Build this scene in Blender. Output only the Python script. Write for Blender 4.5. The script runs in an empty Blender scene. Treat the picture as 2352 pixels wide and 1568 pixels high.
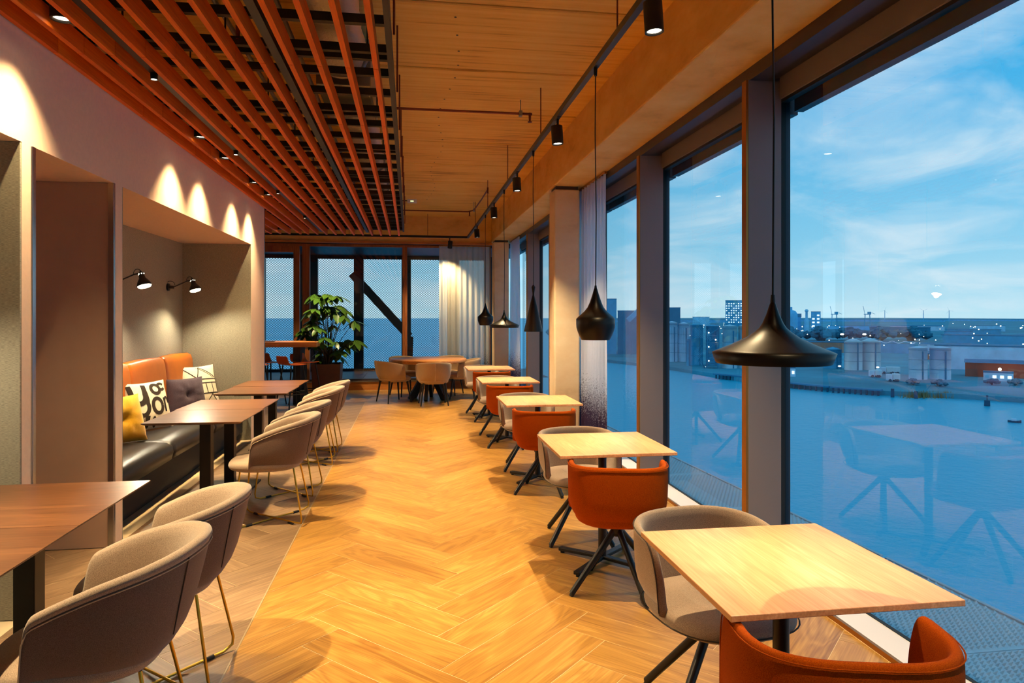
import bpy, math, random
from mathutils import Vector, Matrix, Euler
random.seed(7)
PI = math.pi
S = bpy.context.scene
COL = S.collection

# ---------------------------------------------------------------- camera
cam = bpy.data.cameras.new('camera')
cam.sensor_width = 36.0
cam.lens = 24.0
cam.shift_y = -60.0 / 2352.0
cam.clip_start = 0.05
cam.clip_end = 9000
camo = bpy.data.objects.new('camera', cam)
COL.objects.link(camo)
camo.location = (0, 0, 1.55)
camo.rotation_euler = (PI / 2, 0, -math.atan(234 / 1568.0))
S.camera = camo

# ---------------------------------------------------------------- exposure
S.view_settings.view_transform = 'Standard'
S.view_settings.look = 'None'
S.view_settings.gamma = 1.0
S.view_settings.use_curve_mapping = False
S.view_settings.exposure = 0.42
S.cycles.max_bounces = 8
S.cycles.diffuse_bounces = 4
S.cycles.glossy_bounces = 4
S.cycles.transparent_max_bounces = 16
S.cycles.sample_clamp_indirect = 6.0
S.cycles.caustics_reflective = False
S.cycles.caustics_refractive = False
S.cycles.blur_glossy = 0.6

WARM = (1.0, 0.75, 0.40)
P_TRACK, P_DOWN, P_PEND, P_WALL, P_BACK, P_RAIL = 325.0, 165.0, 24.0, 66.0, 420.0, 470.0

# ---------------------------------------------------------------- world: dusk sky with broken cloud
def srgb(r, g, b):
    f = lambda c: (c / 255 / 12.92) if c / 255 <= .04045 else ((c / 255 + .055) / 1.055) ** 2.4
    return (f(r), f(g), f(b), 1)

W = bpy.data.worlds.new('dusk_sky')
S.world = W
W.use_nodes = True
nt = W.node_tree
nt.nodes.clear()
def nd(tree, typ, **kw):
    n = tree.nodes.new(typ)
    for k, v in kw.items():
        setattr(n, k, v)
    return n
def lk(tree, a, b):
    tree.links.new(a, b)
def ramp(tree, stops):
    r = nd(tree, 'ShaderNodeValToRGB')
    e = r.color_ramp.elements
    e[0].position, e[0].color = stops[0]
    e[1].position, e[1].color = stops[-1]
    for p, c in stops[1:-1]:
        x = e.new(p)
        x.color = c
    return r
tc = nd(nt, 'ShaderNodeTexCoord')
sep = nd(nt, 'ShaderNodeSeparateXYZ')
lk(nt, tc.outputs['Generated'], sep.inputs[0])
grad = ramp(nt, [(0.0, srgb(192, 234, 249)), (0.10, srgb(138, 210, 243)), (0.28, srgb(72, 182, 238)), (0.6, srgb(60, 170, 224)), (1.0, srgb(64, 160, 212))])
lk(nt, sep.outputs['Z'], grad.inputs[0])
za = nd(nt, 'ShaderNodeMath', operation='ABSOLUTE')
lk(nt, sep.outputs['Z'], za.inputs[0])
zb = nd(nt, 'ShaderNodeMath', operation='ADD')
zb.inputs[1].default_value = 0.22
lk(nt, za.outputs[0], zb.inputs[0])
dv = nd(nt, 'ShaderNodeVectorMath', operation='DIVIDE')
cmb = nd(nt, 'ShaderNodeCombineXYZ')
for i in range(3):
    lk(nt, zb.outputs[0], cmb.inputs[i])
lk(nt, tc.outputs['Generated'], dv.inputs[0])
lk(nt, cmb.outputs[0], dv.inputs[1])
cn = nd(nt, 'ShaderNodeTexNoise')
cn.inputs['Scale'].default_value = 2.0
cn.inputs['Detail'].default_value = 7.0
cn.inputs['Roughness'].default_value = 0.56
cn.inputs['Distortion'].default_value = 0.5
lk(nt, dv.outputs[0], cn.inputs['Vector'])
cr = ramp(nt, [(0.44, (0, 0, 0, 1)), (0.58, (.32, .32, .32, 1)), (0.76, (.9, .9, .9, 1))])
lk(nt, cn.outputs['Fac'], cr.inputs[0])
mx = nd(nt, 'ShaderNodeMix', data_type='RGBA')
lk(nt, cr.outputs[0], mx.inputs[0])
lk(nt, grad.outputs[0], mx.inputs[6])
mx.inputs[7].default_value = srgb(222, 242, 252)
bg = nd(nt, 'ShaderNodeBackground')
bg.inputs[1].default_value = 0.82
lk(nt, mx.outputs[2], bg.inputs[0])
wo = nd(nt, 'ShaderNodeOutputWorld')
lk(nt, bg.outputs[0], wo.inputs[0])

# ---------------------------------------------------------------- helpers
def tag(o, label=None, cat=None, group=None, kind=None):
    if label: o['label'] = label
    if cat: o['category'] = cat
    if group: o['group'] = group
    if kind: o['kind'] = kind
    return o

def thing(name, label, cat, loc=(0, 0, 0), rz=0.0, group=None):
    o = bpy.data.objects.new(name, None)
    COL.objects.link(o)
    o.empty_display_size = .1
    o.location = loc
    o.rotation_euler = (0, 0, rz)
    return tag(o, label, cat, group)

def structure(name, loc=(0, 0, 0)):
    o = bpy.data.objects.new(name, None)
    COL.objects.link(o)
    o.location = loc
    o['kind'] = 'structure'
    return o

class MB:
    def __init__(s):
        s.v, s.f, s.sm = [], [], []
    def add(s, vs, fs, smooth=False):
        b = len(s.v)
        s.v += [tuple(p) for p in vs]
        s.f += [tuple(i + b for i in q) for q in fs]
        s.sm += [smooth] * len(fs)
        return s
    def box(s, c, d, rz=0.0, R=None):
        hx, hy, hz = d[0] / 2, d[1] / 2, d[2] / 2
        vs = [Vector((x, y, z)) for z in (-hz, hz) for y in (-hy, hy) for x in (-hx, hx)]
        M = R if R is not None else Matrix.Rotation(rz, 3, 'Z')
        vs = [M @ p + Vector(c) for p in vs]
        return s.add(vs, [(0, 2, 3, 1), (4, 5, 7, 6), (0, 1, 5, 4), (2, 6, 7, 3), (0, 4, 6, 2), (1, 3, 7, 5)])
    def b2(s, x0, x1, y0, y1, z0, z1):
        return s.box(((x0 + x1) / 2, (y0 + y1) / 2, (z0 + z1) / 2), (abs(x1 - x0), abs(y1 - y0), abs(z1 - z0)))
    def bar(s, p0, p1, w, h=None, up=(0, 0, 1)):
        p0, p1 = Vector(p0), Vector(p1)
        d = p1 - p0
        L = d.length
        x = d.normalized()
        u = Vector(up)
        y = u.cross(x)
        if y.length < 1e-5:
            y = Vector((0, 1, 0)).cross(x)
        y.normalize()
        z = x.cross(y)
        R = Matrix((x, y, z)).transposed()
        return s.box((p0 + p1) / 2, (L, w, h or w), R=R)
    def cyl(s, p0, p1, r0, r1=None, n=12, caps=True):
        p0, p1 = Vector(p0), Vector(p1)
        r1 = r0 if r1 is None else r1
        x = (p1 - p0).normalized()
        a = x.orthogonal().normalized()
        b = x.cross(a)
        vs = []
        for p, r in ((p0, r0), (p1, r1)):
            for i in range(n):
                t = 2 * PI * i / n
                vs.append(p + a * (r * math.cos(t)) + b * (r * math.sin(t)))
        s.add(vs, [(i, (i + 1) % n, n + (i + 1) % n, n + i) for i in range(n)], True)
        if caps:
            s.add(vs[:n], [tuple(range(n - 1, -1, -1))])
            s.add(vs[n:], [tuple(range(n))])
        return s
    def tube(s, pts, r, n=8, closed=False):
        pts = [Vector(p) for p in pts]
        m = len(pts)
        vs = []
        pa = None
        for i, p in enumerate(pts):
            q0 = pts[i - 1] if (i > 0 or closed) else p
            q1 = pts[(i + 1) % m] if (i < m - 1 or closed) else p
            t = (q1 - q0).normalized()
            if pa is None:
                a = t.orthogonal().normalized()
            else:
                a = (pa - t * pa.dot(t))
                a = a.normalized() if a.length > 1e-6 else t.orthogonal().normalized()
            pa = a
            b = t.cross(a)
            rr = r[i] if isinstance(r, (list, tuple)) else r
            for k in range(n):
                g = 2 * PI * k / n
                vs.append(p + a * (rr * math.cos(g)) + b * (rr * math.sin(g)))
        fs = []
        for i in range(m if closed else m - 1):
            j = (i + 1) % m
            for k in range(n):
                l = (k + 1) % n
                fs.append((i * n + k, i * n + l, j * n + l, j * n + k))
        s.add(vs, fs, True)
        if not closed:
            s.add(vs[:n], [tuple(range(n - 1, -1, -1))])
            s.add(vs[-n:], [tuple(range(n))])
        return s
    def lathe(s, prof, n=36, c=(0, 0, 0)):
        vs, fs = [], []
        for r, z in prof:
            for i in range(n):
                t = 2 * PI * i / n
                vs.append((c[0] + r * math.cos(t), c[1] + r * math.sin(t), c[2] + z))
        for j in range(len(prof) - 1):
            for i in range(n):
                k = (i + 1) % n
                fs.append((j * n + i, j * n + k, (j + 1) * n + k, (j + 1) * n + i))
        return s.add(vs, fs, True)
    def prism(s, poly, z0, z1):
        n = len(poly)
        vs = [(x, y, z0) for x, y in poly] + [(x, y, z1) for x, y in poly]
        fs = [tuple(range(n - 1, -1, -1)), tuple(range(n, 2 * n))]
        fs += [(i, (i + 1) % n, n + (i + 1) % n, n + i) for i in range(n)]
        return s.add(vs, fs)
    def loft(s, rings, closed=True, caps=True, smooth=True):
        n = len(rings[0])
        vs = [p for r in rings for p in r]
        fs = []
        for j in range(len(rings) - 1):
            for i in range(n if closed else n - 1):
                k = (i + 1) % n
                fs.append((j * n + i, j * n + k, (j + 1) * n + k, (j + 1) * n + i))
        s.add(vs, fs, smooth)
        if caps:
            s.add(rings[0], [tuple(range(n - 1, -1, -1))], smooth)
            s.add(rings[-1], [tuple(range(n))], smooth)
        return s
    def ball(s, c, r, n=10, m=6, sz=1.0):
        prof = [(max(1e-4, r * math.sin(PI * j / m)), -r * sz * math.cos(PI * j / m)) for j in range(m + 1)]
        return s.lathe(prof, n, c)
    def mesh(s, name, mat):
        me = bpy.data.meshes.new(name)
        me.from_pydata(s.v, [], s.f)
        if any(s.sm):
            me.polygons.foreach_set('use_smooth', s.sm)
        if mat is not None:
            me.materials.append(mat)
        me.update()
        return me
    def obj(s, name, mat, parent=None, loc=None, rot=None, bevel=0, subs=0, seg=2):
        o = bpy.data.objects.new(name, s.mesh(name, mat))
        COL.objects.link(o)
        if parent is not None:
            o.parent = parent
        if loc is not None:
            o.location = loc
        if rot is not None:
            o.rotation_euler = rot
        if bevel:
            b = o.modifiers.new('bevel', 'BEVEL')
            b.width = bevel
            b.segments = seg
            b.limit_method = 'ANGLE'
            b.angle_limit = math.radians(40)
        if subs:
            m = o.modifiers.new('subd', 'SUBSURF')
            m.levels = subs
            m.render_levels = subs
        return o

def kids(o):
    return [c for c in COL.objects if c.parent == o]

def copy_tree(o, parent=None, _map=None):
    if _map is None:
        _map = {}
        for c in COL.objects:
            if c.parent is not None:
                _map.setdefault(c.parent, []).append(c)
    c = o.copy()
    COL.objects.link(c)
    if parent is not None:
        c.parent = parent
    for ch in _map.get(o, []):
        copy_tree(ch, c, _map)
    return c

def lamp_spot(name, loc, power, color, angle, blend, radius, parent=None, target=None):
    l = bpy.data.lights.new(name, 'SPOT')
    l.energy = power
    l.color = color
    l.spot_size = math.radians(angle)
    l.spot_blend = blend
    l.shadow_soft_size = radius
    o = bpy.data.objects.new(name, l)
    COL.objects.link(o)
    if parent is not None:
        o.parent = parent
    o.location = loc
    if target is not None:
        o.rotation_euler = (Vector(target) - Vector(loc)).to_track_quat('-Z', 'Y').to_euler()
    return o

def lamp_point(name, loc, power, color, radius, parent=None):
    l = bpy.data.lights.new(name, 'POINT')
    l.energy = power
    l.color = color
    l.shadow_soft_size = radius
    o = bpy.data.objects.new(name, l)
    COL.objects.link(o)
    if parent is not None:
        o.parent = parent
    o.location = loc
    return o

# ---------------------------------------------------------------- materials
def newmat(name):
    m = bpy.data.materials.new(name)
    m.use_nodes = True
    t = m.node_tree
    b = t.nodes['Principled BSDF']
    return m, t, b

def plain(name, col, rough=.5, metal=0.0, spec=.5, noise=0.0, nscale=8.0, bump=0.0, bscale=60.0, emit=None, estr=0.0, coat=0.0):
    m, t, b = newmat(name)
    b.inputs['Roughness'].default_value = rough
    b.inputs['Metallic'].default_value = metal
    b.inputs['Specular IOR Level'].default_value = spec
    b.inputs['Coat Weight'].default_value = coat
    b.inputs['Base Color'].default_value = col
    if noise or bump:
        c = nd(t, 'ShaderNodeTexCoord')
    if noise:
        n = nd(t, 'ShaderNodeTexNoise')
        n.inputs['Scale'].default_value = nscale
        n.inputs['Detail'].default_value = 5
        lk(t, c.outputs['Object'], n.inputs['Vector'])
        d = tuple(max(0, x * (1 - noise)) for x in col[:3]) + (1,)
        e = tuple(min(1, x * (1 + noise)) for x in col[:3]) + (1,)
        r = ramp(t, [(.3, d), (.7, e)])
        lk(t, n.outputs['Fac'], r.inputs[0])
        lk(t, r.outputs[0], b.inputs['Base Color'])
    if bump:
        n2 = nd(t, 'ShaderNodeTexNoise')
        n2.inputs['Scale'].default_value = bscale
        n2.inputs['Detail'].default_value = 3
        lk(t, c.outputs['Object'], n2.inputs['Vector'])
        bp = nd(t, 'ShaderNodeBump')
        bp.inputs['Strength'].default_value = bump
        bp.inputs['Distance'].default_value = .01
        lk(t, n2.outputs['Fac'], bp.inputs['Height'])
        lk(t, bp.outputs[0], b.inputs['Normal'])
    if emit:
        b.inputs['Emission Color'].default_value = emit
        b.inputs['Emission Strength'].default_value = estr
    return m

def wood(name, dark, mid, light, axis='x', rough=.4, freq=1.0, var=.25, ring=14.0, spec=.5, figure=.6, coat=0.0):
    """plank or veneer: grain runs along the given local axis, every object its own cut"""
    m, t, b = newmat(name)
    c = nd(t, 'ShaderNodeTexCoord')
    oi = nd(t, 'ShaderNodeObjectInfo')
    mul = nd(t, 'ShaderNodeMath', operation='MULTIPLY')
    mul.inputs[1].default_value = 37.0
    lk(t, oi.outputs['Random'], mul.inputs[0])
    cb = nd(t, 'ShaderNodeCombineXYZ')
    for i in range(3):
        lk(t, mul.outputs[0], cb.inputs[i])
    ad = nd(t, 'ShaderNodeVectorMath', operation='ADD')
    lk(t, c.outputs['Object'], ad.inputs[0])
    lk(t, cb.outputs[0], ad.inputs[1])
    mp = nd(t, 'ShaderNodeMapping')
    k = {'x': (1.1, 6.5, 6.5), 'y': (6.5, 1.1, 6.5), 'z': (6.5, 6.5, 1.1)}[axis]
    mp.inputs['Scale'].default_value = tuple(v * freq for v in k)
    lk(t, ad.outputs[0], mp.inputs['Vector'])
    n1 = nd(t, 'ShaderNodeTexNoise')
    n1.inputs['Scale'].default_value = 1.0
    n1.inputs['Detail'].default_value = 2.0
    n1.inputs['Distortion'].default_value = .6
    lk(t, mp.outputs[0], n1.inputs['Vector'])
    m2 = nd(t, 'ShaderNodeMath', operation='MULTIPLY')
    m2.inputs[1].default_value = ring * 6.28
    lk(t, n1.outputs['Fac'], m2.inputs[0])
    sn = nd(t, 'ShaderNodeMath', operation='SINE')
    lk(t, m2.outputs[0], sn.inputs[0])
    mp2 = nd(t, 'ShaderNodeMapping')
    k2 = {'x': (3, 110, 110), 'y': (110, 3, 110), 'z': (110, 110, 3)}[axis]
    mp2.inputs['Scale'].default_value = tuple(v * freq for v in k2)
    lk(t, ad.outputs[0], mp2.inputs['Vector'])
    n2 = nd(t, 'ShaderNodeTexNoise')
    n2.inputs['Scale'].default_value = 1.0
    n2.inputs['Detail'].default_value = 4.0
    lk(t, mp2.outputs[0], n2.inputs['Vector'])
    a = nd(t, 'ShaderNodeMath', operation='MULTIPLY_ADD')
    a.inputs[1].default_value = .16 * figure
    a.inputs[2].default_value = 0.0
    lk(t, sn.outputs[0], a.inputs[0])
    a2 = nd(t, 'ShaderNodeMath', operation='ADD')
    lk(t, a.outputs[0], a2.inputs[0])
    lk(t, n2.outputs['Fac'], a2.inputs[1])
    a3 = nd(t, 'ShaderNodeMath', operation='MULTIPLY_ADD')
    a3.inputs[1].default_value = .7
    lk(t, n1.outputs['Fac'], a3.inputs[0])
    lk(t, a2.outputs[0], a3.inputs[2])
    a4 = nd(t, 'ShaderNodeMath', operation='MULTIPLY_ADD')
    a4.inputs[1].default_value = var
    lk(t, oi.outputs['Random'], a4.inputs[0])
    lk(t, a3.outputs[0], a4.inputs[2])
    r = ramp(t, [(.55, dark), (.85, mid), (1.15 if False else 1.0, light)])
    sc = nd(t, 'ShaderNodeMapRange')
    sc.inputs['From Min'].default_value = .45
    sc.inputs['From Max'].default_value = 1.25 + var * .6
    sc.inputs['To Min'].default_value = .5
    sc.inputs['To Max'].default_value = 1.0
    lk(t, a4.outputs[0], sc.inputs['Value'])
    lk(t, sc.outputs[0], r.inputs[0])
    lk(t, r.outputs[0], b.inputs['Base Color'])
    b.inputs['Roughness'].default_value = rough
    b.inputs['Specular IOR Level'].default_value = spec
    b.inputs['Coat Weight'].default_value = coat
    b.inputs['Coat Roughness'].default_value = .25
    bp = nd(t, 'ShaderNodeBump')
    bp.inputs['Strength'].default_value = .12
    bp.inputs['Distance'].default_value = .004
    lk(t, n2.outputs['Fac'], bp.inputs['Height'])
    lk(t, bp.outputs[0], b.inputs['Normal'])
    return m

def cloth(name, c1, c2, scale=500.0, rough=.9, sheen=.3, streak=None):
    m, t, b = newmat(name)
    c = nd(t, 'ShaderNodeTexCoord')
    mp = nd(t, 'ShaderNodeMapping')
    mp.inputs['Scale'].default_value = streak or (1, 1, 1)
    lk(t, c.outputs['Object'], mp.inputs['Vector'])
    n = nd(t, 'ShaderNodeTexNoise')
    n.inputs['Scale'].default_value = scale
    n.inputs['Detail'].default_value = 2
    lk(t, mp.outputs[0], n.inputs['Vector'])
    r = ramp(t, [(.35, c1), (.65, c2)])
    lk(t, n.outputs['Fac'], r.inputs[0])
    lk(t, r.outputs[0], b.inputs['Base Color'])
    b.inputs['Roughness'].default_value = rough
    b.inputs['Specular IOR Level'].default_value = .1
    b.inputs['Sheen Weight'].default_value = sheen
    bp = nd(t, 'ShaderNodeBump')
    bp.inputs['Strength'].default_value = .25
    bp.inputs['Distance'].default_value = .002
    lk(t, n.outputs['Fac'], bp.inputs['Height'])
    lk(t, bp.outputs[0], b.inputs['Normal'])
    return m

def boardcrete(name, dark, mid, light, sc=(.3, 11, 9), rough=.75):
    m, t, b = newmat(name)
    c = nd(t, 'ShaderNodeTexCoord')
    mp = nd(t, 'ShaderNodeMapping')
    mp.inputs['Scale'].default_value = sc
    lk(t, c.outputs['Object'], mp.inputs['Vector'])
    n = nd(t, 'ShaderNodeTexNoise')
    n.inputs['Scale'].default_value = 2.2
    n.inputs['Detail'].default_value = 8
    n.inputs['Roughness'].default_value = .65
    n.inputs['Distortion'].default_value = .08
    lk(t, mp.outputs[0], n.inputs['Vector'])
    n2 = nd(t, 'ShaderNodeTexNoise')
    n2.inputs['Scale'].default_value = 1.3
    n2.inputs['Detail'].default_value = 4
    lk(t, c.outputs['Object'], n2.inputs['Vector'])
    a = nd(t, 'ShaderNodeMath', operation='MULTIPLY_ADD')
    a.inputs[1].default_value = .45
    lk(t, n2.outputs['Fac'], a.inputs[0])
    sb = nd(t, 'ShaderNodeMath', operation='SUBTRACT')
    lk(t, n.outputs['Fac'], a.inputs[2])
    sb.inputs[1].default_value = .225
    lk(t, a.outputs[0], sb.inputs[0])
    r = ramp(t, [(.20, dark), (.42, mid), (.72, light)])
    lk(t, sb.outputs[0], r.inputs[0])
    lk(t, r.outputs[0], b.inputs['Base Color'])
    b.inputs['Roughness'].default_value = rough
    b.inputs['Specular IOR Level'].default_value = .25
    bp = nd(t, 'ShaderNodeBump')
    bp.inputs['Strength'].default_value = .25
    bp.inputs['Distance'].default_value = .006
    lk(t, n.outputs['Fac'], bp.inputs['Height'])
    lk(t, bp.outputs[0], b.inputs['Normal'])
    return m

def glass_mat(name, tint=(.95, .98, .99, 1), ior=1.95):
    m = bpy.data.materials.new(name)
    m.use_nodes = True
    t = m.node_tree
    t.nodes.clear()
    fr = nd(t, 'ShaderNodeFresnel')
    fr.inputs['IOR'].default_value = ior
    tr = nd(t, 'ShaderNodeBsdfTransparent')
    tr.inputs[0].default_value = tint
    gl = nd(t, 'ShaderNodeBsdfGlossy')
    gl.inputs['Roughness'].default_value = 0.0
    mi = nd(t, 'ShaderNodeMixShader')
    o = nd(t, 'ShaderNodeOutputMaterial')
    lk(t, fr.outputs[0], mi.inputs[0])
    lk(t, tr.outputs[0], mi.inputs[1])
    lk(t, gl.outputs[0], mi.inputs[2])
    lk(t, mi.outputs[0], o.inputs[0])
    return m

M = {}
M['oak_floor'] = wood('oak_plank', srgb(138, 92, 38), srgb(182, 134, 64), srgb(206, 158, 86), 'x', rough=.34, ring=9, var=.22, figure=.8)
M['grey_floor'] = wood('grey_plank', srgb(112, 86, 60), srgb(144, 114, 84), srgb(168, 138, 104), 'x', rough=.42, ring=9, var=.2, figure=.6)
M['grout'] = plain('pale_grout', srgb(215, 190, 150), .8)
M['oak_top'] = wood('pale_oak_veneer', srgb(190, 128, 84), srgb(220, 160, 114), srgb(236, 184, 140), 'y', rough=.33, freq=1.3, ring=6, var=.12, figure=.5)
M['walnut_top'] = wood('walnut_veneer', srgb(70, 42, 24), srgb(106, 66, 38), srgb(136, 90, 54), 'x', rough=.30, freq=1.2, ring=5, var=.15, figure=.4)
M['slat'] = wood('orange_cedar_slat', srgb(196, 80, 8), srgb(230, 110, 14), srgb(244, 138, 28), 'y', rough=.55, freq=1.0, ring=3, var=.18, figure=.3, spec=.25)
M['honey'] = wood('honey_oak', srgb(168, 100, 44), srgb(206, 138, 70), srgb(226, 164, 96), 'x', rough=.4, ring=6, var=.1, figure=.5)
M['honey_z'] = wood('honey_oak_upright', srgb(120, 66, 30), srgb(156, 92, 44), srgb(180, 116, 62), 'z', rough=.45, ring=5, var=.1, figure=.4)
M['ceiling'] = boardcrete('board_marked_concrete', srgb(150, 92, 28), srgb(238, 182, 86), srgb(250, 206, 114))
M['concrete'] = boardcrete('smooth_concrete', srgb(208, 154, 78), srgb(234, 184, 102), srgb(244, 204, 128), (1.2, 1.2, 3.0))
M['pale_concrete'] = boardcrete('pale_cast_concrete', srgb(216, 186, 146), srgb(238, 212, 174), srgb(246, 226, 194), (1.2, 1.2, 2.0))
M['plaster'] = plain('pale_pink_plaster', srgb(250, 214, 182), .85, noise=.03, nscale=40, bump=.05, bscale=120, spec=.2)
M['taupe'] = plain('taupe_panel', srgb(172, 142, 122), .6, noise=.04, nscale=6, spec=.3)
M['niche'] = cloth('grey_woven_wallcovering', srgb(124, 118, 102), srgb(164, 156, 134), 1.0, .9, .1, (60, 60, 640))
M['black'] = plain('black_metal', srgb(22, 20, 20), .42, .3)
M['matt_black'] = plain('matt_black', srgb(14, 13, 13), .6)
M['darkframe'] = plain('dark_anodised_frame', srgb(62, 58, 66), .45, .4)
M['mullion'] = plain('taupe_grey_mullion', srgb(132, 120, 118), .5, .1)
M['bronze'] = plain('bronze_trim', srgb(170, 112, 48), .35, .7)
M['steel'] = plain('brushed_steel', srgb(180, 182, 186), .25, 1.0)
M['strip'] = plain('dull_metal_strip', srgb(170, 146, 112), .4)
M['white'] = plain('white_sill', srgb(226, 220, 222), .5)
M['brass'] = plain('brass_wire', srgb(214, 168, 62), .28, .85)
M['fab_grey'] = cloth('taupe_wool', srgb(128, 108, 92), srgb(172, 150, 130), 520, .92, .35)
M['fab_grey_shaded'] = cloth('taupe_wool_shaded', srgb(88, 70, 62), srgb(116, 96, 86), 520, .92, .3)  # same taupe wool, darkened: shade of the shell's outer side put into the colour
M['fab_orange'] = cloth('rust_orange_wool', srgb(140, 52, 2), srgb(172, 76, 3), 520, .95, 0.0)
M['fab_beige'] = cloth('beige_wool', srgb(150, 120, 88), srgb(188, 156, 120), 420, .92, .3)
M['seam'] = plain('dark_seam', srgb(60, 48, 42), .9)
M['stitch'] = plain('pale_stitch', srgb(196, 170, 140), .9)
M['leather_or'] = plain('tan_orange_leather', srgb(206, 108, 20), .38, noise=.06, nscale=9, bump=.08, bscale=240)
M['leather_bk'] = plain('black_leather', srgb(40, 37, 38), .30, noise=.1, nscale=14, bump=.1, bscale=220)
M['yellow'] = cloth('mustard_cotton', srgb(214, 156, 22), srgb(232, 178, 44), 300, .8, .3)
M['plum'] = cloth('plum_velvet', srgb(62, 50, 58), srgb(82, 68, 76), 300, .85, .15)
M['cream'] = cloth('cream_canvas', srgb(222, 206, 172), srgb(240, 226, 196), 300, .9, .1)
M['ink'] = plain('brown_black_print', srgb(42, 28, 14), .9)
M['lens'] = plain('lit_lens', (1, .95, .85, 1), .5, emit=(1, .86, .62, 1), estr=9.0)
M['bulb'] = plain('lit_bulb', (1, .9, .7, 1), .5, emit=(1, .80, .5, 1), estr=14.0)
M['goldin'] = plain('hammered_brass_lining', srgb(206, 150, 62), .35, .9, bump=.4, bscale=90)
M['foil'] = plain('crumpled_foil', srgb(238, 230, 216), .3, .85, bump=1.0, bscale=60)
M['galv'] = plain('galvanised_steel', srgb(150, 150, 152), .4, .9)
M['copper'] = plain('red_brown_pipe', srgb(110, 44, 26), .5, .3)
M['leaf'] = plain('glossy_leaf', srgb(58, 92, 30), .3, noise=.35, nscale=9, coat=.2)
M['stem'] = plain('brown_stem', srgb(72, 52, 34), .8)
M['soil'] = plain('dark_soil', srgb(36, 28, 22), .95, bump=.6, bscale=40)
M['planter'] = plain('dark_brown_planter', srgb(74, 42, 28), .5, noise=.1)
M['glass'] = glass_mat('window_glass')
M['tile'] = plain('dark_terrace_tile', srgb(70, 84, 100), .45, noise=.1, nscale=3)
M['sign_green'] = plain('lit_sign', srgb(180, 200, 160), .5, emit=srgb(210, 230, 170), estr=1.0)
M['red_skirt'] = plain('reddish_plinth', srgb(168, 86, 52), .6)

def dip_cloth(name, top, bottom, z0, z1, trans=.45):
    """sheer cloth whose dye thickens to speckled plum at the hem"""
    m = bpy.data.materials.new(name)
    m.use_nodes = True
    t = m.node_tree
    t.nodes.clear()
    c = nd(t, 'ShaderNodeTexCoord')
    sp = nd(t, 'ShaderNodeSeparateXYZ')
    lk(t, c.outputs['Object'], sp.inputs[0])
    mr = nd(t, 'ShaderNodeMapRange')
    mr.inputs['From Min'].default_value = z0
    mr.inputs['From Max'].default_value = z1
    mr.inputs['To Min'].default_value = 1
    mr.inputs['To Max'].default_value = 0
    lk(t, sp.outputs['Z'], mr.inputs['Value'])
    n = nd(t, 'ShaderNodeTexNoise')
    n.inputs['Scale'].default_value = 75
    n.inputs['Detail'].default_value = 3
    lk(t, c.outputs['Object'], n.inputs['Vector'])
    ad = nd(t, 'ShaderNodeMath', operation='ADD')
    lk(t, mr.outputs[0], ad.inputs[0])
    lk(t, n.outputs['Fac'], ad.inputs[1])
    rp = ramp(t, [(.62, (0, 0, 0, 1)), (.98, (1, 1, 1, 1))])
    dvv = nd(t, 'ShaderNodeMath', operation='MULTIPLY')
    dvv.inputs[1].default_value = .75
    lk(t, ad.outputs[0], dvv.inputs[0])
    lk(t, dvv.outputs[0], rp.inputs[0])
    mi = nd(t, 'ShaderNodeMix', data_type='RGBA')
    lk(t, rp.outputs[0], mi.inputs[0])
    mi.inputs[6].default_value = top
    mi.inputs[7].default_value = bottom
    df = nd(t, 'ShaderNodeBsdfDiffuse')
    tl = nd(t, 'ShaderNodeBsdfTranslucent')
    lk(t, mi.outputs[2], df.inputs[0])
    lk(t, mi.outputs[2], tl.inputs[0])
    m1 = nd(t, 'ShaderNodeMixShader')
    m1.inputs[0].default_value = .55
    lk(t, df.outputs[0], m1.inputs[1])
    lk(t, tl.outputs[0], m1.inputs[2])
    tr = nd(t, 'ShaderNodeBsdfTransparent')
    m2 = nd(t, 'ShaderNodeMixShader')
    m2.inputs[0].default_value = trans
    lk(t, m1.outputs[0], m2.inputs[1])
    lk(t, tr.outputs[0], m2.inputs[2])
    o = nd(t, 'ShaderNodeOutputMaterial')
    lk(t, m2.outputs[0], o.inputs[0])
    return m
M['curtain'] = dip_cloth('dip_dyed_voile', srgb(246, 244, 248), srgb(84, 64, 84), .25, 1.1, .10)
M['curtain_far'] = dip_cloth('dip_dyed_sheer', srgb(244, 234, 212), srgb(104, 82, 74), .25, 1.0, .26)

# ================================================================ FLOOR
floor = MB().b2(-6.5, 2.125, -4.6, 14.5, -.16, -.001).obj('floor', M['grout'])
floor['kind'] = 'structure'
MB().b2(-6.5, 2.125, -4.6, 1.0, -.001, 0).obj('board_field', M['oak_floor'], floor)
MB().b2(-6.5, -3.4, 9.67, 14.42, -.001, 0).obj('board_field', M['grey_floor'], floor)

PW, PL = 0.2236, 0.8944
def clip(poly, x0, x1, y0, y1):
    def cut(ps, f):
        out = []
        for i in range(len(ps)):
            a, b = ps[i], ps[(i + 1) % len(ps)]
            fa, fb = f(a), f(b)
            if fa >= 0: out.append(a)
            if (fa >= 0) != (fb >= 0):
                t = fa / (fa - fb)
                out.append((a[0] + (b[0] - a[0]) * t, a[1] + (b[1] - a[1]) * t))
        return out
    for f in (lambda p: p[0] - x0, lambda p: x1 - p[0], lambda p: p[1] - y0, lambda p: y1 - p[1]):
        poly = cut(poly, f)
        if len(poly) < 3: return []
    return poly
def area(p):
    return abs(sum(p[i][0] * p[(i + 1) % len(p)][1] - p[(i + 1) % len(p)][0] * p[i][1] for i in range(len(p)))) / 2

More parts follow.
